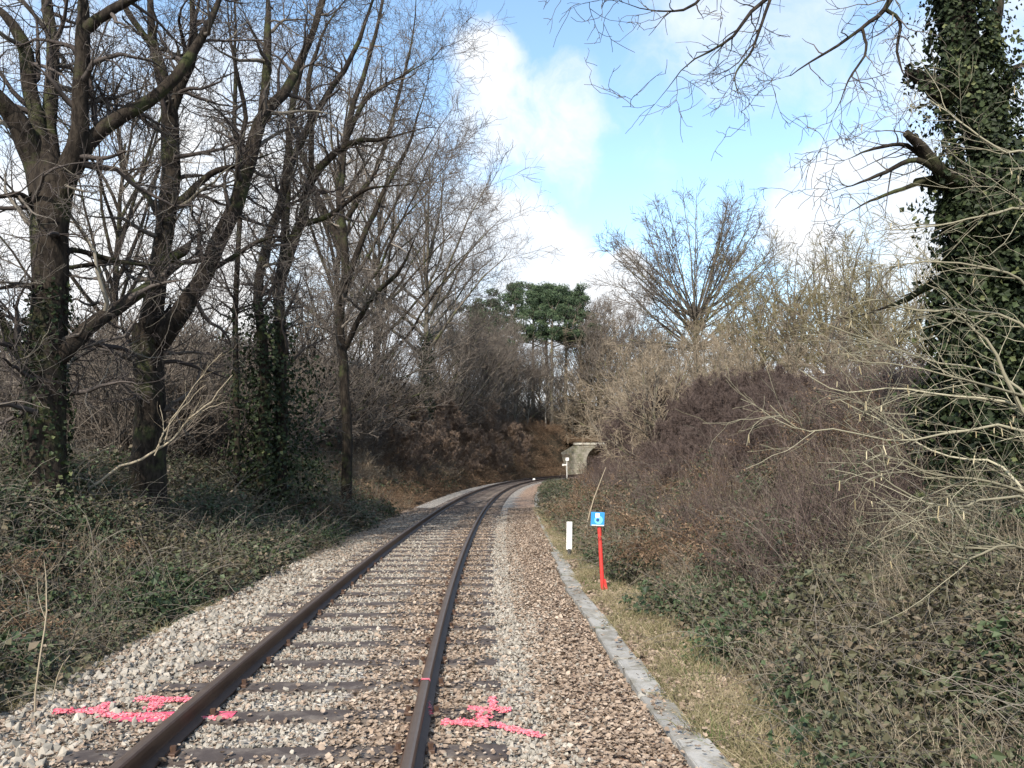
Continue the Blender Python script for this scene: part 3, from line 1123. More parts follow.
for k in range(13):
    a0 = math.pi * k / 13 + 0.006; a1 = math.pi * (k + 1) / 13 - 0.006
    q = []
    for (a_, r_) in ((a0, AR + 0.003), (a1, AR + 0.003), (a1, AR + 0.42), (a0, AR + 0.42)):
        q.append((r_ * math.cos(a_), SPR + r_ * math.sin(a_)))
    f0 = [bm.verts.new((x, -0.05, z)) for x, z in q]; f1 = [bm.verts.new((x, -0.003, z)) for x, z in q]
    bm.faces.new(f0)
    for i in range(4): bm.faces.new((f0[i], f0[(i + 1) % 4], f1[(i + 1) % 4], f1[i]))
bmesh.ops.recalc_face_normals(bm, faces=bm.faces)
bm_obj('arch_ring', bm, mring, br_o)
for sgn, nm in ((-1, 0), (1, 1)):
    bm = bmesh.new()
    xw = WL if sgn < 0 else WR
    v = [bm.verts.new(p) for p in ((xw, 0, -0.3), (xw, 0, TOP), (xw + sgn * 2.2, -3.2, 2.2), (xw + sgn * 2.2, -3.2, -0.3))]
    v2 = [bm.verts.new((p.co.x, p.co.y + 0.5, p.co.z)) for p in v]
    bm.faces.new(v); bm.faces.new(v2[::-1])
    for i in range(4): bm.faces.new((v[i], v2[i], v2[(i + 1) % 4], v[(i + 1) % 4]))
    bmesh.ops.recalc_face_normals(bm, faces=bm.faces)
    bm_obj('wing_wall', bm, mst, br_o)
# earth over the bridge
a = Acc()
lu = np.linspace(-15, 15, 40); lv = np.linspace(0.35, 26, 30)
LV, LU = np.meshgrid(lv, lu, indexing='ij')
X = bxp + LU * math.cos(-tp) - LV * math.sin(-tp); Y = byp + LU * math.sin(-tp) + LV * math.cos(-tp)
Z = 4.3 + 0.10 * LV + 0.2 * wav(X, Y) * (LV > 1)
side = sstep(np.abs(LU), 6, 14)
Z = Z * (1 - side) + (height(X, Y) - 0.1) * side
i2 = (np.arange(29)[:, None] * 40 + np.arange(39)[None, :]).ravel()
a.add(np.stack([X, Y, Z], -1).reshape(-1, 3), np.stack([i2, i2 + 1, i2 + 41, i2 + 40], -1), 0)
msoil = mat_plain('leafy_soil', (0.085, 0.062, 0.038), 0.95, 0.1, 0.5, 2.5)
tag(a.obj('embankment', msoil), 'leafy earth over the arched bridge', 'embankment', kind='structure')


# ------------------------------------------------------------------ tree builders
def limb_px(spec, n=14):
    """(px, py, distance, radius in px) -> smooth world limb"""
    P = [at(p[0], p[1], p[2]) for p in spec]
    r = [p[3] * p[2] / F for p in spec]
    pts = catmull(P, n)
    rad = np.interp(np.linspace(0, len(spec) - 1, n), np.arange(len(spec)), r)
    L = np.linalg.norm(np.diff(pts, axis=0), axis=1).mean()
    pts[1:-1] += RNG.normal(0, 0.03 * L, (n - 2, 3))
    return pts[None], rad[None]


def twigs(acc, limbs, levels, mat=0, rtip=0.003, rmin=0.003):
    """grow successive levels of branches on limbs. levels: dicts"""
    cur = limbs
    allp = []
    for lv in levels:
        nxt = []
        for (p, r) in cur:
            P, D, L, R = spawn(p, r, lv['per_m'], lv.get('t0', 0.15), 1.0, lv.get('ang', (35, 75)), lmin=0.08, lmax=lv.get('lmax', 9),
                               ratio=lv.get('ratio', 0.6), flat=lv.get('flat', 0.0), upb=lv.get('upb', 0.0), absL=lv['L'])
            if len(P) == 0: continue
            R = np.clip(R, rmin, lv.get('rmax', 0.2))
            pp, rr = grow(P, D, L, R, lv.get('K', 5), lv.get('wander', 0.2), lv.get('up', 0.02), rtip)
            nxt.append((pp, rr))
        if not nxt: break
        kk = [x for x in nxt]
        pp = np.concatenate([x[0] for x in kk]); rr = np.concatenate([x[1] for x in kk])
        tubes(acc, pp, rr, lv.get('sides', 3), mat, np.clip(RNG.normal(0.5, 0.22, len(pp)), 0, 1))
        cur = [(pp, rr)]
        allp.append((pp, rr))
    return allp


def tree_from_limbs(name, base, limbs, levels, mtrunk, mtwig, label, cat, group=None, ivy=None, rtip=0.003, stubs=(0,), tipl=1.0):
    """limbs: list of (pts[1,K,3], rad[1,K]) in world space"""
    base = np.array(base)
    root = empty(name, base, label, cat, group)
    a = Acc()
    limbs = [(p, r.copy()) for p, r in limbs]
    tips = []
    for i, (p, r) in enumerate(limbs):
        g_ = H1(p[0, 0, 0], p[0, 0, 1])
        if p[0, 0, 2] - g_ < 1.7 and p[0, 1, 2] > p[0, 0, 2] and np.hypot(*(p[0, 0, :2] - base[:2])) < 0.9:
            p[0, 0, 2] = g_ - 0.3
            r[0, 0] *= 1.25
    for i, (p, r) in enumerate(limbs):
        if i in stubs: continue
        L_ = np.linalg.norm(p[0, -1] - p[0, -4])
        n_ = r.shape[1]
        r[0, -6:] *= np.linspace(1, 0.3, 6)
        D = unit(p[0, -1] - p[0, -3])[None] + RNG.normal(0, 0.25, (3, 3))
        P0 = np.repeat(p[:, -1], 3, 0)
        tips.append(grow(P0, D, RNG.uniform(0.7, 1.5, 3) * tipl, np.full(3, r[0, -1]), 10, 0.15, 0.02, rtip))
    limbs += [(p, r) for p, r in tips]
    loc = [(p - base, r) for p, r in limbs]
    for p, r in loc: tubes(a, p, r, 12, 0, np.full(len(p), 0.5), cap=True)
    for nm, ac, m in (('trunk', a, mtrunk),): ac.obj(nm, m, root)
    a = Acc()
    lv = twigs(a, loc, levels, 0, rtip)
    a.obj('crown', mtwig, root)
    if ivy:
        a = Acc()
        ivy(a, loc, lv)
        a.obj('ivy', M['ivy'], root)
    return root


OAK = [dict(per_m=3.3, L=(0.9, 2.3), K=9, wander=0.24, up=0.03, sides=6, rmax=0.05, ratio=0.5, ang=(40, 85)),
       dict(per_m=5.6, L=(0.4, 1.1), K=6, wander=0.26, up=0.03, sides=4, rmax=0.014, ratio=0.55),
       dict(per_m=8.0, L=(0.15, 0.5), K=5, wander=0.28, up=0.04, sides=3, rmax=0.006, ratio=0.6),
       dict(per_m=6.0, L=(0.08, 0.22), K=3, wander=0.25, up=0.03, sides=3, rmax=0.004, ratio=0.7)]

# --- first oak, left edge
Y1 = 11.0
b1 = at(45, 462, Y1); b1[2] = H1(b1[0], b1[1]) - 0.1
L = [limb_px([(44, 490, Y1, 23), (45, 420, Y1, 20), (47, 350, Y1, 19), (50, 290, Y1, 18), (50, 235, Y1, 19), (52, 195, Y1, 20), (52, 165, Y1, 17)], 20),
     limb_px([(44, 195, Y1, 15), (36, 165, Y1, 13), (22, 130, Y1 - .2, 12), (4, 105, Y1 - .4, 10), (-30, 70, Y1 - .8, 8), (-80, 40, Y1 - 1.2, 5)]),
     limb_px([(50, 170, Y1, 12), (38, 130, Y1 + .1, 8), (30, 90, Y1 + .2, 8), (27, 60, Y1 + .2, 8), (17, 30, Y1 + .1, 7), (-8, 5, Y1, 6), (-50, -30, Y1, 4)]),
     limb_px([(52, 180, Y1, 12), (48, 120, Y1 + .3, 8), (53, 75, Y1 + .5, 7), (52, 35, Y1 + .7, 6.5), (44, -5, Y1 + .8, 6), (30, -80, Y1 + 1, 5), (35, -160, Y1 + 1, 3)]),
     limb_px([(58, 200, Y1, 13), (72, 160, Y1 - .1, 11), (80, 120, Y1 - .2, 9), (82, 70, Y1 - .3, 8), (84, 25, Y1 - .4, 8), (84, -30, Y1 - .5, 6), (95, -110, Y1 - .5, 4)]),
     limb_px([(66, 180, Y1, 10), (84, 150, Y1, 9), (100, 130, Y1, 8), (128, 113, Y1 + .1, 7.5), (157, 95, Y1 + .2, 6.5), (190, 58, Y1 + .3, 6), (214, 14, Y1 + .4, 5.5), (235, -50, Y1 + .5, 4)], 18),
     limb_px([(84, 30, Y1 - .4, 7), (100, 18, Y1 - .4, 6), (122, 4, Y1 - .3, 5), (150, -12, Y1 - .2, 4), (190, -50, Y1, 3)]),
     limb_px([(55, 362, Y1, 9), (72, 345, Y1, 9), (98, 320, Y1 + .3, 8), (125, 303, Y1 + .7, 7), (152, 285, Y1 + 1.1, 6), (176, 268, Y1 + 1.5, 4), (200, 250, Y1 + 2, 2)], 16),
     limb_px([(42, 385, Y1, 10), (28, 360, Y1 - .2, 9), (14, 345, Y1 - .3, 8), (4, 322, Y1 - .4, 5), (-15, 290, Y1 - .6, 4)]),
     limb_px([(62, 255, Y1, 6), (75, 250, Y1 + .3, 3), (120, 262, Y1 + .7, 3), (155, 265, Y1 + 1, 2)]),
     limb_px([(40, 215, Y1, 5), (20, 195, Y1 - .4, 3.5), (-10, 200, Y1 - .8, 2.5)]),
     limb_px([(40, 290, Y1, 5), (20, 285, Y1 - .4, 3), (-15, 292, Y1 - .8, 2)])]


def ivy1(a, loc, lv):
    p, r = loc[0]
    ivy_on(a, p[:, :11], r[:, :11], 260, 0.06, 0.03)
    ivy_on(a, loc[8][0], loc[8][1], 150, 0.05, 0.01)


L = [(p, r * 0.92) for p, r in L]
tree_from_limbs('oak_tree', b1, L, OAK, M['oak'], M['oak_twig'], 'big bare oak nearest the camera at the far left, its lower trunk clad in ivy', 'tree', None, ivy1)

# --- second oak
Y2 = 13.5
b2 = at(150, 455, Y2); b2[2] = H1(b2[0], b2[1]) - 0.1
L = [limb_px([(149, 470, Y2, 19), (150, 430, Y2, 16), (150, 390, Y2, 15.5), (148, 350, Y2, 16), (150, 325, Y2, 18)], 14),
     limb_px([(148, 340, Y2, 14), (152, 305, Y2, 11.5), (158, 270, Y2, 10), (165, 225, Y2, 10), (171, 185, Y2, 10), (170, 145, Y2, 10), (170, 108, Y2, 9), (161, 75, Y2, 7), (154, 45, Y2, 6.5), (151, 0, Y2, 6), (148, -70, Y2, 4)], 20),
     limb_px([(158, 342, Y2, 13), (174, 322, Y2, 11), (190, 298, Y2 + .1, 10), (204, 272, Y2 + .2, 9), (222, 235, Y2 + .3, 9), (240, 190, Y2 + .4, 8), (252, 150, Y2 + .5, 8), (262, 115, Y2 + .6, 7), (286, 90, Y2 + .8, 5.5), (306, 50, Y2 + 1, 4.5), (326, -5, Y2 + 1.2, 3.5), (340, -60, Y2 + 1.3, 2)], 22),
     limb_px([(175, 207, Y2, 5), (192, 190, Y2 + .2, 4), (214, 172, Y2 + .4, 3.5), (245, 163, Y2 + .6, 2.5), (280, 150, Y2 + .8, 1.6)]),
     limb_px([(262, 117, Y2 + .6, 5), (266, 75, Y2 + .7, 5), (268, 30, Y2 + .8, 4.5), (268, -30, Y2 + .9, 3.5)]),
     limb_px([(171, 112, Y2, 6), (181, 85, Y2, 5.5), (191, 60, Y2, 5.5), (193, 20, Y2, 5), (188, -40, Y2, 4)]),
     limb_px([(156, 50, Y2, 4), (140, 30, Y2 - .2, 3.5), (124, 5, Y2 - .3, 3.5), (100, -40, Y2 - .4, 2.5)]),
     limb_px([(155, 268, Y2, 3.6), (125, 262, Y2 - .4, 3), (70, 268, Y2 - 1, 2.4), (20, 282, Y2 - 1.5, 1.6)]),
     limb_px([(158, 262, Y2, 5), (172, 258, Y2, 5), (186, 250, Y2, 4.5), (192, 240, Y2 + .1, 2)]),
     limb_px([(165, 230, Y2, 4), (150, 200, Y2 + .3, 3), (128, 175, Y2 + .6, 2.6), (112, 140, Y2 + .9, 2)]),
     limb_px([(205, 272, Y2 + .2, 3), (225, 262, Y2 + .3, 2.6), (262, 240, Y2 + .5, 2.2), (300, 235, Y2 + .7, 1.4)]),
     limb_px([(225, 235, Y2 + .3, 4), (240, 165, Y2 + 1, 3), (245, 110, Y2 + 1.3, 2.6), (232, 50, Y2 + 1.5, 2.2), (228, -10, Y2 + 1.6, 1.6)])]
L = [(p, r * 0.92) for p, r in L]
tree_from_limbs('oak_tree', b2, L, OAK, M['oak'], M['oak_twig'], 'bare oak with a dark trunk forking low, second from the left edge', 'tree')

# --- third tree: several ivy-footed stems
Y3 = 17.5
b3 = at(265, 440, Y3); b3[2] = H1(b3[0], b3[1]) - 0.1
L = [limb_px([(262, 470, Y3, 7), (263, 400, Y3, 6), (262, 340, Y3, 6), (258, 295, Y3, 5.5), (268, 240, Y3, 5), (283, 195, Y3, 5), (290, 130, Y3, 4), (300, 70, Y3, 3.5), (318, 10, Y3, 2.5), (330, -50, Y3, 1.5)], 20),
     limb_px([(280, 470, Y3 + .5, 8), (281, 400, Y3 + .5, 7.5), (280, 330, Y3 + .5, 7), (280, 280, Y3 + .5, 6.5), (300, 225, Y3 + .4, 6), (312, 180, Y3 + .3, 5), (345, 145, Y3 + .2, 4.2), (385, 138, Y3, 3), (425, 128, Y3, 1.8)], 22),
     limb_px([(280, 290, Y3 + .5, 6), (285, 235, Y3 + .6, 5.5), (290, 170, Y3 + .7, 4.5), (318, 110, Y3 + .8, 4), (350, 60, Y3 + .9, 3), (370, 10, Y3 + 1, 2.4), (390, -50, Y3 + 1, 1.4)], 20),
     limb_px([(238, 470, Y3 - .3, 4), (237, 400, Y3 - .3, 3.5), (235, 300, Y3 - .3, 3.3), (240, 200, Y3 - .3, 3), (234, 110, Y3 - .3, 2.6), (236, 30, Y3 - .3, 2), (230, -40, Y3 - .3, 1.4)], 20),
     limb_px([(306, 210, Y3 + .4, 4), (312, 150, Y3 + .5, 3.4), (308, 90, Y3 + .7, 3), (320, 40, Y3 + .8, 2.4), (345, 0, Y3 + .9, 1.8)]),
     limb_px([(300, 225, Y3 + .4, 4), (330, 215, Y3 + .2, 3), (365, 190, Y3, 2.5), (405, 185, Y3 - .2, 1.6)]),
     limb_px([(345, 145, Y3 + .2, 3), (365, 100, Y3, 2.6), (395, 80, Y3 - .1, 2), (430, 60, Y3 - .3, 1.2)])]


def ivy3(a, loc, lv):
    for i in (0, 1, 3):
        ivy_on(a, loc[i][0][:, :7], loc[i][1][:, :7], 120 if i else 260, 0.08, 0.10, vary=1.2)
    ivy_on(a, loc[1][0][:, :5], loc[1][1][:, :5], 200, 0.08, 0.45)


OAK3 = [dict(per_m=3.4, L=(0.6, 1.7), K=8, wander=0.22, up=0.05, sides=5, rmax=0.05, ratio=0.5, ang=(35, 75)),
        dict(per_m=5.2, L=(0.5, 1.4), K=6, wander=0.24, up=0.05, sides=4, rmax=0.016, ratio=0.6),
        dict(per_m=7.0, L=(0.25, 0.7), K=4, wander=0.26, up=0.05, sides=3, rmax=0.008, ratio=0.6),
        dict(per_m=3.0, L=(0.12, 0.3), K=3, wander=0.25, up=0.03, sides=3, rmax=0.005, ratio=0.7)]
L = [(p, r * 0.85) for p, r in L]
tree_from_limbs('bare_tree', b3, L, OAK3, M['oak'], M['oak_twig'], 'several stemmed bare tree with dark ivy round its foot, right of the two oaks', 'tree', None, ivy3, rtip=0.004, tipl=0.6)

# --- fourth, thinner, further on
Y4 = 23.0
b4 = at(345, 430, Y4); b4[2] = H1(b4[0], b4[1]) - 0.1
L = [limb_px([(346, 470, Y4, 5), (345, 400, Y4, 5), (340, 320, Y4, 4.5), (345, 250, Y4, 4), (340, 180, Y4, 3.6), (352, 110, Y4, 3), (372, 50, Y4, 2.2), (385, -10, Y4, 1.4)], 20),
     limb_px([(342, 300, Y4, 3.6), (362, 240, Y4, 3), (385, 190, Y4, 2.5), (410, 140, Y4, 2), (428, 80, Y4, 1.2)]),
     limb_px([(345, 250, Y4, 3.4), (320, 200, Y4 + .5, 2.6), (300, 150, Y4 + 1, 2), (290, 90, Y4 + 1, 1.2)]),
     limb_px([(344, 350, Y4, 3), (370, 300, Y4 - .5, 2.6), (400, 270, Y4 - 1, 2), (418, 230, Y4 - 1.2, 1.2)]),
     limb_px([(346, 220, Y4, 3), (375, 170, Y4, 2.4), (395, 110, Y4 + .2, 2), (412, 40, Y4 + .3, 1.2), (420, -20, Y4, 1)])]
tree_from_limbs('bare_tree', b4, L, OAK3, M['oak'], M['grey_twig'], 'slender bare tree leaning over the left bank, in front of the far woods', 'tree', rtip=0.005)


# --- automatic trees for the middle distance and background
def auto_tree(name, h, cr, tr, seed, label, cat, group, mtr, mtw, nl=12, low=0.15, dens=1.0, rtip=0.006, spread=(10, 65), ivy=0.0, levels=None, upt=0.10, dome=False):
    global RNG
    keep = RNG; RNG = np.random.default_rng(seed); rng = RNG
    root = empty(name, (0, 0, 0), label, cat, group)
    K = 12
    zt = np.linspace(0, h * 0.72, K)
    tp_ = np.stack([np.cumsum(rng.normal(0, 0.02 * h / K * 2, K)), np.cumsum(rng.normal(0, 0.02 * h / K * 2, K)), zt - 0.3], 1)
    trd = np.interp(np.linspace(0, 1, K), [0, 0.1, 1], [tr * 1.25, tr, tr * 0.25])
    a = Acc(); kt = 9 if dome else K; tubes(a, tp_[None, :kt], trd[None, :kt], 8, 0, np.array([0.5]))
    # limbs
    n = nl
    tt_ = low + (0.95 - low) * (np.arange(n) + rng.random(n) * 0.6) / n
    x = tt_ * (K - 1); k = np.minimum(x.astype(int), K - 2); fr = (x - k)[:, None]
    P = tp_[k] * (1 - fr) + tp_[k + 1] * fr
    az = np.arange(n) * 2.4 + rng.random(n)
    el = np.radians(spread[1] - (spread[1] - spread[0]) * (tt_ - low) / (0.95 - low) + rng.normal(0, 6, n))
    D = np.stack([np.cos(az) * np.sin(el), np.sin(az) * np.sin(el), np.cos(el)], 1)
    # length so that limbs reach the crown ellipsoid
    Lr = np.sqrt((cr * np.sin(el)) ** 2 + ((h - P[:, 2]) * np.cos(el)) ** 2) * (0.85 + 0.25 * rng.random(n))
    if dome:
        q = rng.random(n)
        el = np.radians(2 + 80 * q ** 0.62)
        P = tp_[5 + (np.arange(n) % 3)] + rng.normal(0, 0.1, (n, 3))
        D = np.stack([np.cos(az) * np.sin(el), np.sin(az) * np.sin(el), np.cos(el)], 1)
        cz = h * 0.66; vr = h * 0.34
        dz = P[:, 2] - cz
        A_ = (D[:, 0] ** 2 + D[:, 1] ** 2) / cr ** 2 + D[:, 2] ** 2 / vr ** 2
        B_ = D[:, 2] * dz / vr ** 2
        C_ = dz ** 2 / vr ** 2 - 1
        Lr = (-B_ + np.sqrt(np.maximum(B_ ** 2 - A_ * C_, 0.01))) / A_ * 0.93
    Rr = np.interp(tt_, [0, 1], [tr * 0.6, tr * 0.3]) * (0.6 if dome else 1)
    lp, lr = grow(P, D, Lr, Rr, 12, 0.045 if dome else 0.10, upt * 0.5, rtip * 1.5, rng)
    tubes(a, lp, lr, 6, 0)
    a.obj('trunk', mtr, root)
    a = Acc()
    k_ = h / 10.0
    if dome:
        levels = [dict(per_m=6.0 / k_, L=(0.4 * k_, 1.2 * k_), K=6, wander=0.11, up=0.02, sides=4, rmax=0.02, ratio=0.5, ang=(22, 58), t0=0.35),
                  dict(per_m=5.0 / k_, L=(0.25 * k_, 0.7 * k_), K=5, wander=0.13, up=0.02, sides=3, rmax=0.010, ratio=0.6, ang=(22, 55)),
                  dict(per_m=4.0 / k_, L=(0.2 * k_, 0.45 * k_), K=3, wander=0.14, up=0.02, sides=3, rmax=0.010, ratio=0.7, ang=(18, 50))]
    elif levels is None:
        levels = [dict(per_m=1.7 * dens / k_, L=(1.0 * k_, 2.8 * k_), K=7, wander=0.16, up=upt, sides=4, rmax=0.05, ratio=0.5, ang=(25, 55)),
                  dict(per_m=3.0 * dens / k_, L=(0.5 * k_, 1.3 * k_), K=5, wander=0.18, up=upt, sides=3, rmax=0.016, ratio=0.6, ang=(25, 60)),
                  dict(per_m=4.6 * dens / k_, L=(0.25 * k_, 0.65 * k_), K=4, wander=0.2, up=upt, sides=3, rmax=0.009, ratio=0.7, ang=(25, 60))]
    lv = twigs(a, [(lp, lr)] + ([] if dome else [(tp_[None, 4:], trd[None, 4:])]), levels, 0, rtip, rtip)
    a.obj('crown', mtw, root)
    if ivy > 0:
        a = Acc()
        m_ = max(2, int(K * ivy))
        ivy_on(a, tp_[None, :m_], trd[None, :m_], 90, 0.16, 0.18)
        a.obj('ivy', M['ivy'], root)
    RNG = keep
    return root


def clear(px, Y, lo=-6.3, hi=5.2):
    # step back along the sight line until the plant stands on the bank, not over the track
    left = px < 530
    for _ in range(90):
        u = float(uof(np.array((px - 512) / F * Y), np.array(Y)))
        if (left and u <= lo) or (not left and u >= hi): return Y
        if Y > 108 + 0.1 * abs(px - 560): return Y
        Y += 1.0
    return Y


def put(o, px, Y, rz=0.0, sc=1.0, zoff=0.0, sz=None):
    x = (px - 512) / F * Y
    z = H1(x, Y)
    if 105 < Y < 124 and abs(float(uof(np.array(x), np.array(Y)))) < 9: z = max(z, 4.4)
    o.location = (x, Y, z + zoff)
    o.rotation_euler = (0, 0, rz)
    o.scale = (sc, sc, sc if sz is None else sz)
    return o


def htop(px, py, Y):
    """height above ground needed for a top seen at py"""
    p = at(px, py, Y)
    return p[2] - H1(p[0], Y)


# L5: ivy-trunked tree left of centre
hh = htop(445, 168, 58)
L5 = auto_tree('ivy_clad_tree', hh, hh * 0.42, 0.30, 11, 'bare tree with an ivy covered trunk left of centre, on the left bank', 'tree', None, M['greybark'], M['grey_twig'], 20, 0.40, 1.7, 0.010, (6, 60), ivy=0.62, upt=0.03)
put(L5, 424, 58, 0.4)
# R1: big round tree
hh = htop(700, 178, 50)
R1 = auto_tree('round_tree', hh * 0.97, 6.6, 0.24, 12, 'large bare tree with a domed fan crown standing alone above the right bank', 'tree', None, M['greybark'], M['grey_twig'], 72, 0.12, 2.0, 0.009, (3, 70), upt=0.015, dome=True)
put(R1, 698, 50, 1.2)

# background trees, three kinds copied
protoA = auto_tree('bare_tree', 12, 3.6, 0.18, 21, 'grey bare tree among the far woods behind the bend', 'tree', 'grey bare trees behind the bend', M['greybark'], M['grey_twig'], 18, 0.2, 1.3, 0.012, (8, 55), upt=0.05)
spA = [(470, 74, 1.0, 318), (495, 92, 1.0, 340), (455, 60, 1.0, 305), (528, 104, 1.0, 352), (590, 108, 1, 352), (612, 88, 1.0, 335), (515, 84, 1.0, 355), (560, 125, 1, 362), (435, 85, 1.0, 295), (640, 74, 1, 315),
       (480, 66, 1, 340), (540, 118, 1, 350), (600, 118, 1, 340), (500, 110, 1, 345)]
for i, (px, Y, sc, top) in enumerate(spA):
    Y = clear(px, Y, -8, 7)
    o = protoA if i == 0 else copy_tree(protoA)
    h = htop(px, top, Y)
    put(o, px, Y, i * 1.7, h / 12)
protoB = auto_tree('olive_tree', 9, 3.4, 0.16, 22, 'bushy olive green bare tree above the right bank', 'tree', 'olive trees above the right bank', M['greybark'], M['olive_twig'], 16, 0.1, 0.95, 0.009, (8, 64), upt=0.02)
spB = [(800, 36, 250), (845, 33, 240), (885, 30, 262), (765, 42, 262), (920, 34, 255), (740, 46, 285), (965, 30, 265), (1010, 33, 270), (830, 42, 245), (875, 42, 250)]
for i, (px, Y, top) in enumerate(spB):
    Y = clear(px, Y)
    o = protoB if i == 0 else copy_tree(protoB)
    h = htop(px, top, Y)
    put(o, px, Y, i * 2.1, h / 9)
protoD = auto_tree('tan_shrub', 5.0, 2.4, 0.06, 24, 'pale tan twiggy shrub on the sunlit right bank', 'shrub', 'tan shrubs on the right bank', M['greybark'], M['tan_twig'], 18, 0.03, 0.85, 0.007, (6, 70), upt=0.015)
spD = [(655, 22, 345), (700, 24, 340), (745, 23, 345), (790, 24, 340), (835, 22, 335), (725, 28, 330), (680, 27, 350), (880, 24, 330), (640, 44, 340), (680, 40, 330), (720, 38, 325), (755, 34, 335), (610, 58, 345), (590, 74, 360), (625, 66, 335), (665, 52, 320), (705, 46, 318), (572, 90, 385), (650, 36, 375), (700, 33, 365), (600, 62, 392), (740, 42, 315), (790, 34, 300), (830, 30, 310), (660, 60, 322), (583, 98, 400), (558, 92, 410)]
for i, (px, Y, top) in enumerate(spD):
    Y = clear(px, Y, -8, 8.0 if px < 640 else 6.0)
    o = protoD if i == 0 else copy_tree(protoD)
    h = htop(px, top, Y)
    put(o, px, Y, i * 1.3, max(h, 1.5) / 5)
protoE = auto_tree('blackthorn_bush', 3.0, 1.9, 0.04, 25, 'dense dark purplish bare bush on the right bank', 'bush', 'dark blackthorn bushes on the right bank', M['thorn_twig'], M['thorn_twig'], 28, 0.02, 2.2, 0.005, (5, 76), upt=0.03)
spE = [(650, 24, 425), (690, 21, 405), (730, 19, 395), (770, 17, 390), (810, 16, 400), (850, 15, 405), (890, 14, 400), (630, 30, 435), (700, 17, 430), (760, 14, 425), (668, 19, 450), (720, 24, 390), (780, 21, 380), (930, 15, 390), (640, 20, 470), (745, 16, 412), (860, 18, 392), (900, 18, 385), (615, 36, 435), (645, 28, 400), (675, 26, 388), (705, 22, 385), (735, 21, 378), (800, 19, 378), (835, 18, 380), (770, 23, 372)]
for i, (px, Y, top) in enumerate(spE):
    Y = clear(px, Y, -5, 7.5 if px < 660 else 4.8)
    o = protoE if i == 0 else copy_tree(protoE)
    h = htop(px, top, Y)
    put(o, px, Y, i * 1.9, max(h, 0.9) / 3)
protoF = auto_tree('hazel_shrub', 6.0, 2.8, 0.07, 26, 'tall tangled bare shrub in the dark thicket behind the left bank', 'shrub', 'tangled shrubs behind the left bank', M['oak'], M['grey_twig'], 20, 0.04, 0.85, 0.006, (5, 66), upt=0.02)
spF = [(300, 26, 290), (335, 32, 280), (375, 44, 280), (275, 24, 330), (320, 30, 330), (360, 36, 320), (390, 46, 340), (450, 74, 335), (345, 38, 265), (310, 32, 270), (385, 52, 275), (240, 22, 360), (205, 22, 380), (465, 82, 360), (350, 30, 370), (290, 22, 370)]
for i, (px, Y, top) in enumerate(spF):
    Y = clear(px, Y)
    o = protoF if i == 0 else copy_tree(protoF)
    h = htop(px, top, Y)
    put(o, px, Y, i * 2.3, max(h, 1.2) / 6)
protoT = auto_tree('tall_bare_tree', 15, 3.8, 0.20, 51, 'tall bare tree whose fine twigs fill the sky behind the front oaks', 'tree', 'tall bare trees behind the front oaks', M['oak'], M['grey_twig'], 18, 0.3, 0.95, 0.006, (5, 55), upt=0.04)
for i, (px, Y, top) in enumerate([(335, 34, 30), (110, 26, 20), (375, 54, 120)]):
    Y = clear(px, Y, -8)
    o = protoT if i == 0 else copy_tree(protoT)
    h = htop(px, top, Y) / 15
    put(o, px, Y, i * 2.6, h * 0.8, sz=h)
# brown thicket on the far left bank
protoG = auto_tree('brown_bush', 2.2, 1.5, 0.03, 27, 'low reddish brown bare bush on the far left bank', 'bush', 'brown bushes on the far left bank', M['thorn_twig'], mat_rnd('brown_twig', [(0, (0.13, 0.09, 0.07)), (0.6, (0.22, 0.16, 0.12)), (1, (0.33, 0.25, 0.18))], 0.9, 0.1), 22, 0.02, 1.8, 0.008, (5, 75))
for i in range(30):
    y = 42 + 54 * ((i + 0.5) / 30) ** 1.1
    u = -4.2 - 4.5 * RNG.random()
    xc, tt = xc_th(y); x = float(xc + u / np.cos(tt))
    o = protoG if i == 0 else copy_tree(protoG)
    o.location = (x, y, H1(x, y) - 0.05); o.rotation_euler = (0, 0, i * 1.1)
    k = 0.8 + 0.7 * RNG.random(); o.scale = (k, k, k * (0.8 + 0.4 * RNG.random()))

# birches
protoH = auto_tree('birch_tree', 12, 2.2, 0.11, 28, 'slim pale barked birch in the far woods left of the pines', 'tree', 'pale birches left of the pines', M['birch'], M['grey_twig'], 16, 0.35, 1.0, 0.011, (8, 40))
for i, (px, Y, top) in enumerate([(492, 78, 330), (505, 82, 322), (483, 74, 335), (517, 86, 335), (498, 95, 325), (476, 84, 328), (546, 100, 345), (508, 72, 350)]):
    Y = clear(px, Y, -8.5)
    o = protoH if i == 0 else copy_tree(protoH)
    h = htop(px, top, Y)
    put(o, px, Y, i * 2.0, h / 12)


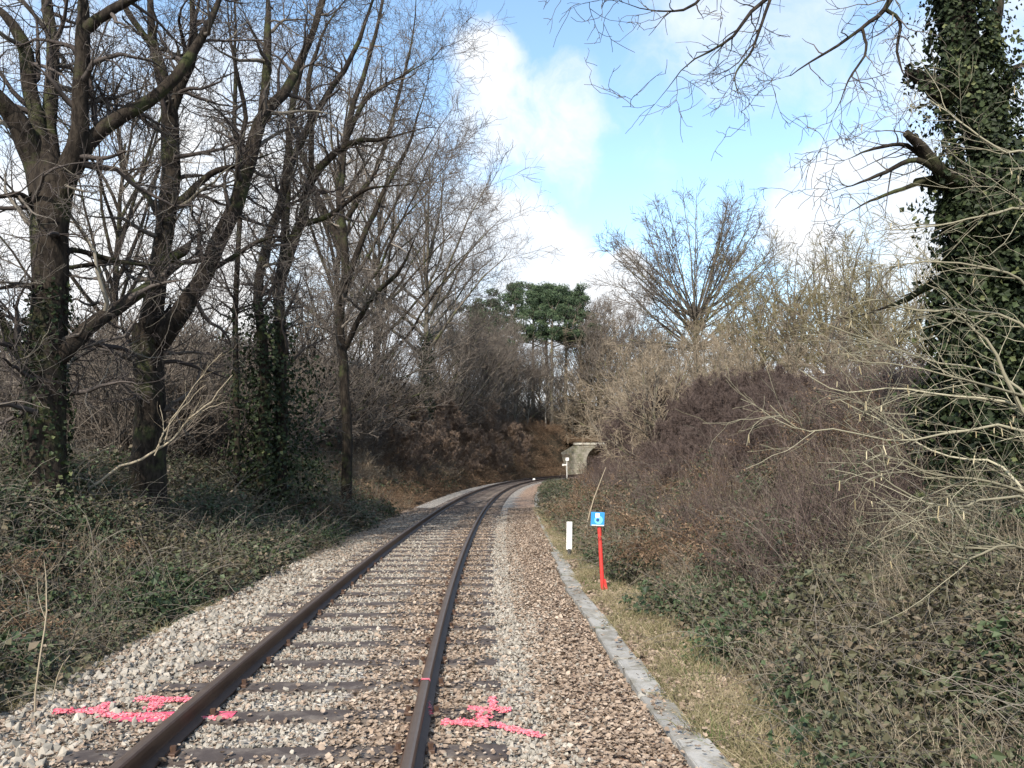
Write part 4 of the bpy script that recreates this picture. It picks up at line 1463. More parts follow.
# pines
def pine(seed, h, cw, label, group):
    global RNG
    keep = RNG; RNG = np.random.default_rng(seed); rng = RNG
    root = empty('pine_tree', (0, 0, 0), label, 'tree', group)
    K = 12
    tp_ = np.stack([np.cumsum(rng.normal(0, 0.1, K)), np.cumsum(rng.normal(0, 0.1, K)), np.linspace(-0.3, h * 0.93, K)], 1)
    a = Acc(); tubes(a, tp_[None], np.linspace(0.28, 0.08, K)[None], 8, 0, np.array([0.5]))
    n = 16
    tt_ = 0.62 + 0.36 * (np.arange(n) / n)
    x = tt_ * (K - 1); k = np.minimum(x.astype(int), K - 2); fr = (x - k)[:, None]
    P = tp_[k] * (1 - fr) + tp_[k + 1] * fr
    az = np.arange(n) * 2.4
    el = np.radians(75 - 45 * (tt_ - 0.62) / 0.36)
    D = np.stack([np.cos(az) * np.sin(el), np.sin(az) * np.sin(el), np.cos(el)], 1)
    lp, lr = grow(P, D, cw * (0.9 - 0.5 * (tt_ - 0.62) / 0.36) * (0.8 + 0.4 * rng.random(n)), np.full(n, 0.08), 7, 0.12, 0.06, 0.03, rng)
    tubes(a, lp, lr, 5, 0)
    a.obj('trunk', M['greybark'], root)
    a = Acc()
    for i in range(n):
        for c_ in range(4):
            cpt = lp[i, 6 - c_] + rng.normal(0, 0.45, 3) + np.array([0, 0, 0.25])
            m_ = 170
            d = unit(rng.standard_normal((m_, 3)))
            rr_ = (0.55 + 0.45 * rng.random(m_)) * np.array([1.0])
            p = cpt + d * rr_[:, None] * np.array([1.0, 1.0, 0.5]) * rng.uniform(0.55, 0.95)
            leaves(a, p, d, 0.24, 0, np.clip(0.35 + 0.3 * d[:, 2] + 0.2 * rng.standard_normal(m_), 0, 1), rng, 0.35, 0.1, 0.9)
    a.obj('crown', M['pine'], root)
    RNG = keep
    return root


pA = pine(1, 16, 3.6, 'tall umbrella topped pine rising above the woods in the centre', 'dark pines above the centre woods')
for i, (px, Y, top) in enumerate([(551, 110, 281), (580, 116, 283), (517, 118, 279), (533, 114, 281), (565, 112, 284), (548, 122, 282)]):
    o = pA if i == 0 else copy_tree(pA)
    h = htop(px, top, Y)
    put(o, px, Y, i * 1.9, h / 17.0 * 0.92, sz=h / 16.5)
pB = pine(2, 10, 3.0, 'smaller pine half hidden by bare trees left of the tall pines', None)
put(pB, 483, 100, 0.5, htop(483, 300, 100) / 10.5)

# ------------------------------------------------------------------ right-hand ivy giant
Y5 = 8.0
b5 = at(995, 500, Y5); b5[2] = H1(b5[0], b5[1]) - 0.1
trunk5 = limb_px([(1010, 560, Y5, 24), (1008, 470, Y5, 22), (1006, 380, Y5, 21), (1006, 300, Y5, 21), (1002, 230, Y5, 21), (990, 160, Y5, 19), (974, 100, Y5, 17), (962, 40, Y5, 16), (957, -20, Y5, 15), (950, -120, Y5, 13), (940, -240, Y5, 8)], 26)
L = [trunk5,
     limb_px([(980, 180, Y5, 12), (962, 182, Y5 - .2, 9), (940, 170, Y5 - .4, 7), (922, 148, Y5 - .5, 5.5), (906, 133, Y5 - .6, 4)], 10),
     limb_px([(985, 190, Y5, 11), (958, 186, Y5 - .1, 8), (935, 182, Y5 - .2, 7), (916, 182, Y5 - .3, 4)], 8),
     limb_px([(975, 95, Y5, 12), (950, 96, Y5, 10), (935, 88, Y5, 9), (918, 76, Y5, 6), (906, 72, Y5, 4)], 8),
     limb_px([(995, 130, Y5, 8), (1005, 85, Y5 + .2, 7), (1012, 70, Y5 + .2, 6), (1030, 62, Y5 + .3, 5)], 8),
     limb_px([(990, 60, Y5, 8), (995, 20, Y5, 7), (1002, -10, Y5, 6), (1015, -60, Y5, 5)], 8)]
# hanging limbs over the line
L += [(p, r * 0.72) for p, r in [limb_px([(952, -120, Y5, 9), (900, -110, Y5 - .3, 7), (850, -60, Y5 - .5, 5), (795, -20, Y5 - .6, 3.6), (752, 10, Y5 - .7, 2.8), (728, 40, Y5 - .8, 2.0), (690, 62, Y5 - .9, 1.5), (655, 104, Y5 - 1.0, 1.0)], 20),
      limb_px([(948, -140, Y5, 8), (880, -150, Y5 - .6, 6), (800, -110, Y5 - 1, 4.4), (735, -50, Y5 - 1.2, 3), (700, 0, Y5 - 1.3, 2.2), (660, 12, Y5 - 1.4, 1.4), (600, 0, Y5 - 1.5, .8)], 20),
      limb_px([(955, -60, Y5, 8), (925, -50, Y5 - .3, 6), (896, -10, Y5 - .4, 4.6), (884, 10, Y5 - .5, 3.6), (862, 28, Y5 - .5, 2.6), (830, 50, Y5 - .6, 2.0), (795, 72, Y5 - .6, 1.3), (782, 78, Y5 - .6, 0.8)], 20),
      limb_px([(884, 8, Y5 - .5, 3), (900, 22, Y5 - .5, 2.4), (897, 48, Y5 - .5, 2), (902, 70, Y5 - .6, 1.5), (912, 88, Y5 - .6, 1)]),
      limb_px([(862, 28, Y5 - .5, 2.4), (866, 52, Y5 - .5, 1.8), (850, 78, Y5 - .6, 1.5), (832, 120, Y5 - .7, 0.9)]),
      limb_px([(770, 0, Y5 - .7, 2.4), (752, 50, Y5 - .8, 1.8), (735, 75, Y5 - .8, 1.3), (740, 100, Y5 - .8, 0.8)]),
      limb_px([(940, 172, Y5 - .4, 5), (915, 160, Y5 - .5, 4), (890, 170, Y5 - .6, 3), (862, 182, Y5 - .7, 2.2), (838, 190, Y5 - .8, 1.2)]),
      limb_px([(930, 178, Y5 - .3, 4), (900, 190, Y5 - .4, 3), (872, 200, Y5 - .5, 2), (845, 215, Y5 - .6, 1.2)]),
      limb_px([(930, 165, Y5 - .3, 4), (905, 145, Y5 - .5, 3), (870, 150, Y5 - .7, 2), (845, 160, Y5 - .8, 1)]),
      limb_px([(955, 270, Y5, 7), (930, 285, Y5 + .6, 5), (905, 300, Y5 + 1, 4), (885, 308, Y5 + 1.3, 2.5), (850, 318, Y5 + 1.5, 1.5)], 12)]]


def ivy5(a, loc, lv):
    ivy_on(a, loc[0][0][:, :22], loc[0][1][:, :22], 2300, 0.052, 0.06, vary=0.85)
    ivy_on(a, loc[0][0][:, 8:22], loc[0][1][:, 8:22], 420, 0.05, 0.13, vary=1.6)
    ivy_on(a, loc[0][0][:, :13], loc[0][1][:, :13], 650, 0.06, 0.26, vary=1.0)
    ivy_on(a, loc[1][0][:, :6], loc[1][1][:, :6], 380, 0.055, 0.03)
    ivy_on(a, loc[3][0], loc[3][1], 550, 0.055, 0.05)
    ivy_on(a, loc[2][0][:, :4], loc[2][1][:, :4], 300, 0.055, 0.03)
    ivy_on(a, loc[4][0], loc[4][1], 400, 0.055, 0.03)


OAK5 = [dict(per_m=5.0, L=(0.2, 0.7), K=7, wander=0.24, up=-0.01, sides=5, rmax=0.008, ratio=0.6, ang=(35, 80), t0=0.1),
        dict(per_m=8.0, L=(0.15, 0.5), K=5, wander=0.26, up=0.0, sides=3, rmax=0.004, ratio=0.6),
        dict(per_m=6.5, L=(0.08, 0.25), K=4, wander=0.25, up=0.02, sides=3, rmax=0.0035, ratio=0.7)]
tree_from_limbs('ivy_clad_oak', b5, L, OAK5, M['oak'], M['oak_twig'], 'huge ivy smothered oak at the right edge with boughs hanging over the line', 'tree', None, ivy5, rtip=0.0022, stubs=(0, 1, 2, 3), tipl=0.28)

# evergreen ivy mound round its foot
a = Acc()
rng = RNG
for (px, py, Y, r) in [(968, 195, 7.9, .22), (978, 225, 7.9, .3), (955, 215, 7.8, .16), (990, 190, 7.9, .3), (970, 255, 7.9, .3), (1000, 225, 7.8, .32), (975, 340, 7.9, .42), (985, 400, 7.8, .5), (960, 300, 8.0, .32), (1010, 350, 7.6, .5), (1000, 450, 7.6, .55), (985, 510, 7.5, .5), (1020, 500, 7.3, .55), (955, 420, 8.2, .4), (1015, 270, 7.8, .4), (960, 480, 8.1, .4), (1005, 560, 7.3, .45)]:
    c = at(px, py, Y)
    d = unit(rng.standard_normal((1500, 3)))
    lump = 1 + 0.25 * np.sin(d[:, 0] * 5 + px) * np.sin(d[:, 1] * 6 + py)
    p = c + d * (r * (0.55 + 0.5 * rng.random(1500)) * lump)[:, None] * np.array([1, 1, 1.3])
    leaves(a, p, d + np.array([0, 0, .4]), 0.06, 0, np.clip(0.45 + 0.25 * rng.standard_normal(1500), 0, 1), rng, 0.9, 0.15, 0.6)
o = a.obj('ivy_thicket', M['ivy'])
tag(o, 'dark evergreen ivy mass heaped round the foot of the right hand oak', 'ivy', kind='stuff')

# ------------------------------------------------------------------ pale hazel reaching in from the right
hz = []
def hzl(sp): hz.append(limb_px(sp, 14))
Yh = 5.6
hzl([(1120, 640, Yh, 6), (1080, 520, Yh, 5), (1045, 440, Yh, 4.4), (1015, 400, Yh, 3.4), (1000, 360, Yh, 2.8), (975, 330, Yh, 2), (950, 312, Yh - .1, 1.4)])
hzl([(1090, 560, Yh, 4), (1040, 500, Yh - .2, 2.8), (985, 480, Yh - .4, 2.2), (940, 476, Yh - .5, 1.8), (905, 462, Yh - .6, 1.4), (885, 440, Yh - .7, 1.0)])
hzl([(1100, 590, Yh, 4), (1040, 505, Yh - .4, 2.5), (990, 500, Yh - .6, 2), (960, 508, Yh - .8, 1.8), (915, 500, Yh - 1, 1.6), (880, 475, Yh - 1.1, 1.2), (862, 462, Yh - 1.1, .7)])
hzl([(1080, 470, Yh, 4), (1020, 430, Yh - .1, 2.6), (960, 432, Yh - .1, 2), (900, 440, Yh - .2, 1.6), (840, 430, Yh - .3, 1.2), (798, 430, Yh - .3, 1), (770, 405, Yh - .3, .6)])
hzl([(1080, 440, Yh, 4), (1015, 405, Yh + .1, 2.4), (950, 395, Yh + .2, 1.8), (890, 388, Yh + .3, 1.4), (840, 392, Yh + .3, 1.0), (800, 370, Yh + .3, .6)])
hzl([(1080, 420, Yh, 4), (1030, 330, Yh, 2.5), (970, 310, Yh, 1.8), (920, 312, Yh, 1.4), (880, 300, Yh, 1.1), (850, 306, Yh, .7)])
hzl([(1090, 380, Yh, 4), (1030, 290, Yh - .2, 2.4), (985, 268, Yh - .3, 1.8), (930, 262, Yh - .3, 1.3), (880, 270, Yh - .2, .8)])
hzl([(1100, 300, Yh, 4), (1040, 215, Yh - .2, 2.4), (990, 215, Yh - .3, 1.8), (940, 225, Yh - .3, 1.3), (890, 230, Yh - .3, .9)])
hzl([(1100, 250, Yh, 4), (1040, 160, Yh - .2, 2.4), (1000, 150, Yh - .3, 1.8), (960, 120, Yh - .3, 1.2), (930, 100, Yh - .2, .8)])
hzl([(1060, 560, Yh, 3), (1010, 545, Yh - .8, 2), (960, 560, Yh - 1, 1.6), (930, 530, Yh - 1.1, 1.1), (905, 520, Yh - 1.1, .7)])
hzl([(1040, 520, Yh, 3), (1000, 465, Yh + .3, 2), (940, 455, Yh + .5, 1.5), (880, 420, Yh + .6, 1.1), (840, 400, Yh + .6, .7)])
hzl([(1050, 420, Yh, 3), (1000, 375, Yh + .4, 2), (930, 360, Yh + .6, 1.5), (870, 340, Yh + .7, 1.1), (815, 320, Yh + .7, .7)])
hzl([(1020, 395, Yh, 2.4), (960, 378, Yh - .3, 1.5), (900, 365, Yh - .3, 1.1), (850, 360, Yh - .3, .7)])
HZ = [dict(per_m=8.5, L=(0.3, 0.95), K=7, wander=0.14, up=0.005, sides=4, rmax=0.0038, ratio=0.6, ang=(20, 55), t0=0.15, flat=0.5),
      dict(per_m=8.0, L=(0.12, 0.4), K=5, wander=0.16, up=0.0, sides=3, rmax=0.0022, ratio=0.6, ang=(25, 55))]
bh = at(1120, 640, Yh); bh[2] = H1(bh[0], bh[1]) - 0.05
hz = [(p, r * 0.62) for p, r in hz]
hroot = empty('hazel_bush', bh, 'pale hazel branches with hanging catkins reaching in from the right edge', 'bush')
a = Acc(); loc = [(p - bh, r) for p, r in hz]
for p, r in loc:
    tubes(a, p, r, 7, 0, np.array([RNG.uniform(.3, .9)]))
    p0 = p[0, 0]; t0_ = unit(p[0, 0] - p[0, 1])
    cv = catmull([np.array([RNG.uniform(-.12, .12), RNG.uniform(-.12, .12), 0]), np.array([p0[0] * 0.35 + .1, p0[1] * 0.35, p0[2] * 0.45]), p0 + t0_ * 0.12 + np.array([0, 0, -0.05]), p0], 12)
    tubes(a, cv[None], np.linspace(r[0, 0] * 1.5, r[0, 0], 12)[None], 7, 0, np.array([0.5]))
# stems joining the arms to the root
st = np.array([[(0, 0, 0), (-0.02, 0, 0.8), (0.0, 0.02, 1.7), (0.05, 0, 2.6), (0.1, 0, 3.6)]], float)
tubes(a, st, np.linspace(0.045, 0.02, 5)[None], 8, 0)
a.obj('stems', M['hazel_twig'], hroot)
a = Acc(); lv = twigs(a, loc, HZ, 0, 0.0016, 0.0016)
a.obj('twigs', M['hazel_twig'], hroot)
a = Acc()
for (pp, rr) in lv:
    k = RNG.random(len(pp)) < 0.07
    p = pp[k, -2]
    n = len(p)
    D = np.tile([[0.05, 0, -1.0]], (n, 1)) + RNG.normal(0, 0.15, (n, 3))
    cp, cr_ = grow(p, D, 0.03 + 0.035 * RNG.random(n), np.full(n, 0.004), 4, 0.05, 0, 0.0035)
    tubes(a, cp, cr_, 5, 0)
kx = a.obj('catkins', mat_rnd('catkin', [(0, (0.26, 0.21, 0.12)), (1, (0.46, 0.40, 0.27))], 0.8, 0.1), hroot); kx['kind'] = 'stuff'

# ------------------------------------------------------------------ loose branches and sticks
Yb = 11.7
fb = [limb_px([(62, 505, Yb, 1.6), (88, 490, Yb, 1.9), (120, 467, Yb + .1, 2), (150, 455, Yb + .2, 1.8), (172, 440, Yb + .3, 1.6), (190, 418, Yb + .3, 1.2), (212, 400, Yb + .4, 0.8), (232, 375, Yb + .4, .5)], 22)]
for sp in ([(155, 452, Yb + .2, 1.2), (165, 430, Yb + .2, .9), (185, 405, Yb + .2, .7), (205, 385, Yb + .2, .4)], [(165, 443, Yb + .3, 1.2), (175, 415, Yb + .3, .9), (205, 372, Yb + .3, .6), (222, 352, Yb + .3, .4)],
           [(155, 455, Yb + .2, 1), (163, 432, Yb + .1, .7), (160, 405, Yb + .1, .4)], [(180, 430, Yb + .3, 1), (205, 410, Yb + .4, .6), (225, 402, Yb + .5, .4)],
           [(30, 515, Yb, .8), (60, 490, Yb, .9), (85, 460, Yb, .8), (110, 448, Yb, .5)], [(55, 485, Yb, .8), (85, 478, Yb + .1, .8), (98, 490, Yb + .1, .7), (108, 510, Yb + .1, .4)]):
    fb.append(limb_px(sp, 12))
b_ = at(62, 505, Yb)
root = empty('fallen_branch', b_, 'pale bleached fallen branch lying slantwise on the left brambles', 'branch')
fb = [(p, r * 0.68) for p, r in fb]
a = Acc(); loc = [(p - b_, r) for p, r in fb]
for p, r in loc: tubes(a, p + RNG.normal(0, 0.008, p.shape), r, 7, 0, np.array([0.75]))
a.obj('limb', M['pale_twig'], root)
a = Acc(); twigs(a, loc[:5], [dict(per_m=9, L=(0.15, 0.6), K=5, wander=0.16, up=0.02, sides=3, rmax=0.005, ratio=0.6, ang=(15, 45), t0=0.45)], 0, 0.002, 0.002)
a.obj('twigs', M['pale_twig'], root)

p, r = limb_px([(582, 540, 17.0, 1.4), (585, 530, 17.05, 1.0), (592, 505, 17.2, 0.6), (599, 485, 17.3, 0.45), (606, 467, 17.4, 0.3)], 10)
a = Acc(); tubes(a, p, r, 7, 0, np.array([0.7]), cap=True)
tag(a.obj('leaning_stick', M['pale_twig']), 'thin pale stick leaning between the white post and the blue sign', 'stick')

# slender dry stems by the left edge
a = Acc()
for sp in ([(35, 712, 5.3, 1.0), (38, 670, 5.3, .9), (46, 620, 5.35, .8), (47, 585, 5.4, .6), (44, 560, 5.4, .3)], [(46, 620, 5.35, .5), (39, 600, 5.35, .4), (37, 578, 5.35, .3)], [(52, 700, 5.5, .6), (60, 670, 5.5, .5), (70, 655, 5.5, .4)]):
    p, r = limb_px(sp, 10); tubes(a, p, r, 5, 0, np.array([0.7]))
tag(a.obj('dry_stem', M['pale_twig']), 'tall thin dry plant stem at the bottom left beside the ballast', 'stem')


# ------------------------------------------------------------------ undergrowth prototypes
def bramble_proto(seed, nl=260, h=0.42, r=0.42, ls=0.046, stems=6):
    rng = np.random.default_rng(seed); a = Acc()
    az = rng.random(stems) * 6.28
    D = np.stack([np.cos(az) * 0.7, np.sin(az) * 0.7, np.full(stems, 1.2)], 1)
    P0 = np.zeros((stems, 3)); P0[:, :2] = rng.normal(0, 0.1, (stems, 2)); P0[:, 2] = -0.1
    pp, rr = grow(P0, D, 0.5 + 0.5 * rng.random(stems), np.full(stems, 0.004), 8, 0.14, -0.17, 0.002, rng)
    tubes(a, pp, rr, 3, 0, rng.random(stems) * 0.4 + 0.6)
    d = unit(rng.standard_normal((nl, 3))); d[:, 2] = np.abs(d[:, 2])
    rad = (0.45 + 0.6 * rng.random(nl))
    p = d * np.array([r, r, h]) * rad[:, None]
    leaves(a, p, d * 0.6 + np.array([0, 0, 0.7]), ls, 1, np.clip(rng.normal(0.45, 0.3, nl), 0, 1), rng, 0.75, 0.18, 0.5)
    return a.obj('bramble_shape', [M['oak_twig'], M['bramble']], link=False)


def dry_proto(seed, n=26, h=0.7, mat='pale_twig', twig=True, r=0.0028):
    rng = np.random.default_rng(seed); a = Acc()
    P0 = np.zeros((n, 3)); P0[:, :2] = rng.normal(0, 0.16, (n, 2)); P0[:, 2] = -0.05
    D = np.stack([rng.normal(0, 0.35, n), rng.normal(0, 0.35, n), np.ones(n)], 1)
    pp, rr = grow(P0, D, h * (0.4 + 0.8 * rng.random(n)), np.full(n, r), 7, 0.13, -0.03, r * 0.5, rng)
    tubes(a, pp, rr, 3, 0, rng.random(n))
    if twig:
        P, D, L, R = spawn(pp, rr, 7, 0.2, 1, (25, 70), absL=(0.08, 0.28), ratio=0.6, rng=rng)
        p2, r2 = grow(P, D, L, np.clip(R, r * 0.4, r), 4, 0.2, 0, r * 0.4, rng)
        tubes(a, p2, r2, 3, 0, rng.random(len(P)))
    return a.obj('dry_stem_shape', M[mat], link=False)


def bracken_proto(seed, n=14):
    rng = np.random.default_rng(seed); a = Acc()
    az = rng.random(n) * 6.28
    D = np.stack([np.cos(az), np.sin(az), 0.5 + 1.0 * rng.random(n)], 1)
    P0 = np.zeros((n, 3)); P0[:, :2] = rng.normal(0, 0.12, (n, 2))
    pp, rr = grow(P0, D, 0.4 + 0.5 * rng.random(n), np.full(n, 0.004), 8, 0.12, -0.22, 0.002, rng)
    tubes(a, pp, rr, 3, 0, rng.random(n))
    P, D, L, R = spawn(pp, rr, 26, 0.25, 1, (50, 85), absL=(0.06, 0.2), ratio=0.5, flat=0.4, rng=rng)
    for q in range(2):
        leaves(a, P + D * (L * (0.3 + 0.5 * q))[:, None], np.tile([[0, 0, 1.0]], (len(P), 1)), 0.036, 0, rng.random(len(P)), rng, 0.5, 0.2, 0.7)
    return a.obj('bracken_shape', M['bracken'], link=False)


def grass_proto(seed, n=60, h=0.17, mat='grass'):
    rng = np.random.default_rng(seed); a = Acc()
    P0 = np.zeros((n, 3)); P0[:, :2] = rng.normal(0, 0.06, (n, 2)); P0[:, 2] = -0.01
    D = np.stack([rng.normal(0, 0.6, n), rng.normal(0, 0.6, n), np.ones(n)], 1)
    pp, rr = grow(P0, D, h * (0.4 + 0.9 * rng.random(n)), np.full(n, 0.0028), 5, 0.15, -0.22, 0.0006, rng)
    tubes(a, pp, rr, 3, 0, rng.random(n))
    return a.obj('grass_tuft_shape', M[mat], link=False)


bram = [bramble_proto(100 + i, n_, ls=l_, stems=s_) for i, (n_, l_, s_) in enumerate([(330, .032, 5), (250, .045, 7), (200, .055, 6), (120, .075, 4), (230, .048, 12), (60, .04, 16)])]
bram_far = [bramble_proto(120 + i, 110, 0.6, 0.6, 0.10, 8) for i in range(3)]
dry = [dry_proto(140 + i) for i in range(4)]
dryd = [dry_proto(150 + i, 40, 0.9, 'thorn_twig', True, 0.004) for i in range(3)]
brack = [bracken_proto(160 + i) for i in range(4)]
gras = [grass_proto(170 + i) for i in range(4)]
ggras = [grass_proto(180 + i, 50, 0.16, 'greengrass') for i in range(3)]


def bed(name, protos, n, ya, yb, ua, ub, dens, lift, sc, label, cat, p=1.6, tilt=0.25):
    x, y, u = su_points(n, ya, yb, ua, ub, dens, p)
    z = height(x, y) + (lift(x, y, u) if callable(lift) else lift)
    s_ = sc[0] + (sc[1] - sc[0]) * RNG.random(len(x))
    if len(sc) > 2: s_ = s_ * np.interp(y, [0, 12, 40, 90], [0.8, 1.0, 1.5, 2.2])
    return scatter(name, protos, np.stack([x, y, z], 1), rots(len(x), tilt), s_, label, cat)


# left bank
def edgeL(x, y, u):
    return np.where(u < -2.35 + 0.5 * (nz2(x, y, 1.5, 3) - 0.5), 1.0, 0.0)


bed('bramble_thicket', bram, 5200, 2.0, 26, -11.5, -2.2, edgeL, lambda x, y, u: 0.12 + 0.55 * sstep(-u, 2.6, 4.2) * nz2(x, y, 0.9, 5), (0.7, 1.5, 1), 'low dark bramble thicket covering the left bank', 'brambles')
bed('far_bramble_thicket', bram_far, 1500, 22, 97, -12, -3.0, lambda x, y, u: 0.2 + 0.8 * (nz2(x, y, 0.5, 2) > 0.45), 0.1, (0.6, 1.2), 'green undergrowth on the far part of the left bank', 'undergrowth', 1.1)
bed('dead_bracken', brack, 3200, 3.5, 105, -10, -2.7, lambda x, y, u: np.where(y < 18, 0.22 * (nz2(x, y, 1.2, 7) > 0.62), 0.35 + 0.65 * nz2(x, y, 0.4, 6)), lambda x, y, u: 0.15 + 0.4 * (y < 20), (0.7, 1.3, 1), 'rusty dead bracken on the left bank', 'bracken', 1.3)
bed('dry_stems', dry, 550, 2.2, 30, -11, -2.3, edgeL, lambda x, y, u: 0.1 + 0.3 * sstep(-u, 2.6, 4.2), (0.6, 1.1, 1), 'thin dry stems standing in the left brambles', 'dry stems')

# dense thickets further off
def shrub_proto(seed, h, mat, n=26, d1=5.0, d2=6.0, rt=0.008):
    rng = np.random.default_rng(seed); a = Acc()
    P0 = np.zeros((n, 3)); P0[:, :2] = rng.normal(0, 0.25, (n, 2)); P0[:, 2] = -0.1
    D = np.stack([rng.normal(0, 0.5, n), rng.normal(0, 0.5, n), np.ones(n)], 1)
    pp, rr = grow(P0, D, h * (0.5 + 0.5 * rng.random(n)), np.full(n, 0.03), 9, 0.09, 0.02, rt, rng)
    tubes(a, pp, rr, 4, 0, rng.random(n))
    P, D, L, R = spawn(pp, rr, d1, 0.12, 1, (25, 60), absL=(0.3 * h / 3, 1.0 * h / 3), ratio=0.6, rng=rng)
    p2, r2 = grow(P, D, L, np.clip(R, rt, 0.015), 5, 0.16, 0.03, rt, rng)
    tubes(a, p2, r2, 3, 0, rng.random(len(P)))
    P, D, L, R = spawn(p2, r2, d2, 0.1, 1, (25, 60), absL=(0.15 * h / 3, 0.5 * h / 3), ratio=0.8, rng=rng)
    p3, r3 = grow(P, D, L, np.clip(R, rt * 0.7, rt), 3, 0.18, 0.02, rt * 0.7, rng)
    tubes(a, p3, r3, 3, 0, rng.random(len(P)))
    return a.obj('shrub_shape', M[mat], link=False)


shg = [shrub_proto(200 + i, 4.0, 'grey_twig') for i in range(3)]
sht = [shrub_proto(210 + i, 4.0, 'tan_twig') for i in range(2)]
X_ = RNG.uniform(-38, 48, 420); Y_ = RNG.uniform(84, 150, 420)
u_q = np.abs(uof(X_, Y_)); k = (u_q > 8.5) | (Y_ > 122)
X_, Y_ = X_[k], Y_[k]
scatter('distant_thicket', shg + sht[:1], np.stack([X_, Y_, height(X_, Y_)], 1), rots(len(X_), .1), RNG.uniform(0.9, 1.9, len(X_)), 'grey brown leafless thicket closing the view behind the bend', 'thicket')
bed('near_left_thicket', shg, 150, 17, 44, -11.5, -6.0, None, 0.0, (0.45, 1.15), 'grey brown leafless scrub under the trees on the left', 'thicket', 1.2, 0.15)
bed('left_thicket', shg, 260, 26, 95, -20, -8.5, None, 0.0, (0.7, 1.5), 'grey leafless thicket behind the left bank', 'thicket', 1.2, 0.12)
bed('bank_scrub', sht + shg[:1], 260, 30, 97, -8.5, -3.8, None, 0.0, (0.18, 0.42), 'low brown leafless scrub on the far left slope', 'scrub', 1.0, 0.2)

# right bank
def edgeR(x, y, u):
    return np.where(u > 3.22 + 0.7 * (nz2(x, y, 1.4, 8) - 0.5), 1.0, 0.0)


bed('bramble_thicket', bram, 5900, 2.0, 26, 3.0, 10.5, lambda x, y, u: edgeR(x, y, u) * (0.6 + 0.5 * nz2(x, y, 0.9, 1)) * np.where((y > 9) & (u > 4.6), 0.5, 1), lambda x, y, u: 0.1 + 0.5 * sstep(u, 3.6, 5.0) * nz2(x, y, 1.1, 2), (0.6, 1.3, 1), 'leafy bramble thicket covering the right bank', 'brambles')
bed('dry_stems', dry, 2100, 2.0, 26, 3.0, 9.5, edgeR, lambda x, y, u: 0.08 + 0.25 * sstep(u, 3.6, 5.0), (0.5, 1.05, 1), 'tangle of dry stems standing in the right hand brambles', 'dry stems', 1.8)
bed('dark_scrub', dryd, 1500, 8, 40, 4.2, 10.5, lambda x, y, u: (0.4 + 0.6 * nz2(x, y, 0.7, 4)) * (u > 4.2 + footR(y)), 0.1, (0.6, 1.5, 1), 'dark leafless scrub on the upper right bank', 'scrub', 1.4)
bed('dead_bracken', brack, 4600, 6, 104, 3.3, 11, lambda x, y, u: np.where(y < 40, 0.75 * (nz2(x, y, 0.8, 3) > 0.42) * sstep(y, 7, 11), 0.6) * (u > 3.3 + footR(y)), lambda x, y, u: 0.12 + 0.35 * (y < 24), (0.7, 1.3, 1), 'rusty dead bracken on the right bank', 'bracken', 1.5)
bed('ivy_bank', bram_far, 620, 18, 62, 2.9, 6.0, None, lambda x, y, u: 0.05 + 0.55 * sstep(u, 3, 4) * (y < 34), (0.45, 0.85), 'green ivy and brambles spilling down beside the slabs', 'undergrowth', 1.2)
# grass strip beside the slabs
bed('dry_grass', gras, 2600, 2.3, 30, 2.56, 3.75, lambda x, y, u: 0.35 + 0.6 * nz2(x, y, 2.2, 3), 0.0, (0.5, 1.25), 'straw coloured grass in the strip beside the slabs', 'grass', 1.6)
bed('green_grass', ggras, 350, 2.3, 26, 2.56, 3.4, lambda x, y, u: (nz2(x, y, 1.7, 9) > 0.62) * 1.0, 0.0, (0.5, 1.2), 'fresh green grass tufts at the edge of the slabs', 'grass', 1.5)
bed('slab_leaves', lvs, 420, 2.3, 20, 2.28, 2.6, lambda x, y, u: 0.2 + 0.8 * nz2(x, y, 2.9, 1), 0.075, (0.03, 0.05), 'brown leaves caught on the concrete slabs', 'leaf litter', 1.5, 0.3)
bed('slab_edge_grass', gras, 160, 2.3, 20, 2.52, 2.62, lambda x, y, u: 0.2 + 0.8 * nz2(x, y, 2.3, 6), 0.02, (0.4, 0.9), 'dry grass spilling over the slab edge', 'grass', 1.5)
bed('verge_leaves', lvs, 52000, 2.3, 26, 2.54, 4.1, lambda x, y, u: 0.2 + 0.8 * nz2(x, y, 1.9, 6), 0.035, (0.03, 0.055), 'fallen brown leaves in the grass verge', 'leaf litter', 1.6, 0.5)
bed('edge_grass', gras, 900, 2.6, 26, -3.2, -2.1, lambda x, y, u: 0.2 + 0.7 * (nz2(x, y, 1.3, 2) > 0.6), 0.0, (0.5, 1.1), 'thin dry grass between the ballast and the left brambles', 'grass', 1.6)
X_ = bxp + RNG.uniform(-8, 8, 220); Y_ = byp + RNG.uniform(0.8, 20, 220)
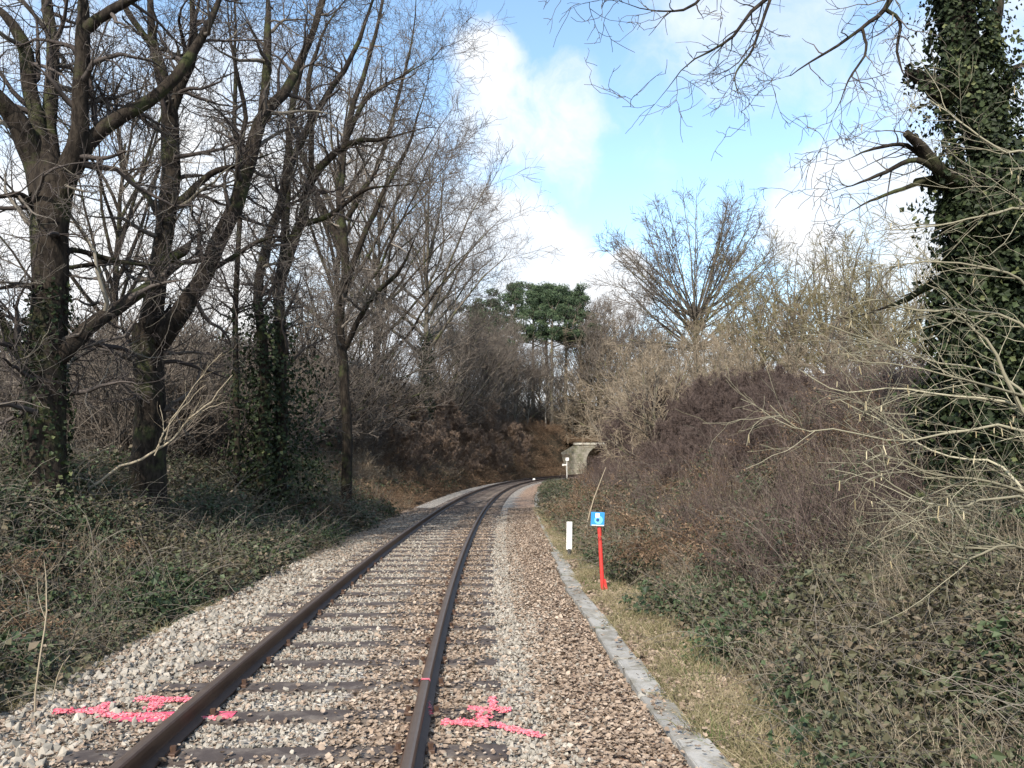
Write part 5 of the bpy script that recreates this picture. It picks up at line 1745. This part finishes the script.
scatter('bridge_top_scrub', brack, np.stack([X_, Y_, np.maximum(height(X_, Y_), 4.5)], 1), rots(220, .3), RNG.uniform(1.2, 2.4, 220), 'brown scrub on the earth above the arched bridge', 'scrub')

# ------------------------------------------------------------------ far left: house and hedge trees beyond the field
hx, hy = (212 - 512) / F * 95, 95
hz_ = H1(hx, hy)
pz = at(212, 392, 95)[2]
mwall = mat_plain('pale_render', (0.62, 0.60, 0.55), 0.9, 0.2, 0.05, 2)
mroof = mat_plain('slate_roof', (0.10, 0.10, 0.11), 0.7, 0.3, 0.2, 3)
ho = empty('farmhouse', (hx, hy, hz_ - 0.2), 'small pale house with a slate roof beyond the field behind the oaks', 'house')
wz = max(pz - hz_ + 1.5, 3.0)
bm = bmesh.new(); box_bm(bm, -2.2, 2.2, -3, 3, 0, wz)
bm_obj('wall', bm, mwall, ho)
bm = bmesh.new()
pr = [(-2.5, wz), (2.5, wz), (0, wz + 1.9)]
f0 = [bm.verts.new((x, -3.2, z)) for x, z in pr]; f1 = [bm.verts.new((x, 3.2, z)) for x, z in pr]
bm.faces.new(f0); bm.faces.new(f1[::-1])
for i in range(3): bm.faces.new((f0[i], f1[i], f1[(i + 1) % 3], f0[(i + 1) % 3]))
rf = bm_obj('roof', bm, mroof, ho)
bm = bmesh.new(); box_bm(bm, -0.35, 0.35, -0.4, 0.4, wz + 1.2, wz + 2.9)
bm_obj('chimney', bm, mwall, rf)
protoK = auto_tree('hedge_tree', 7, 3.2, 0.14, 41, 'bare tree in the hedgerow beyond the field at the far left', 'tree', 'hedgerow trees beyond the field', M['greybark'], M['grey_twig'], 16, 0.08, 1.5, 0.015, (6, 65))
for i, (px, Y, top) in enumerate([(20, 75, 358), (75, 82, 362), (110, 70, 350), (180, 75, 352), (235, 70, 345), (-20, 80, 350), (150, 90, 352), (260, 60, 335), (50, 95, 364)]):
    o = protoK if i == 0 else copy_tree(protoK)
    h = max(htop(px, top, Y), 2)
    put(o, px, Y, i * 1.5, h / 7)
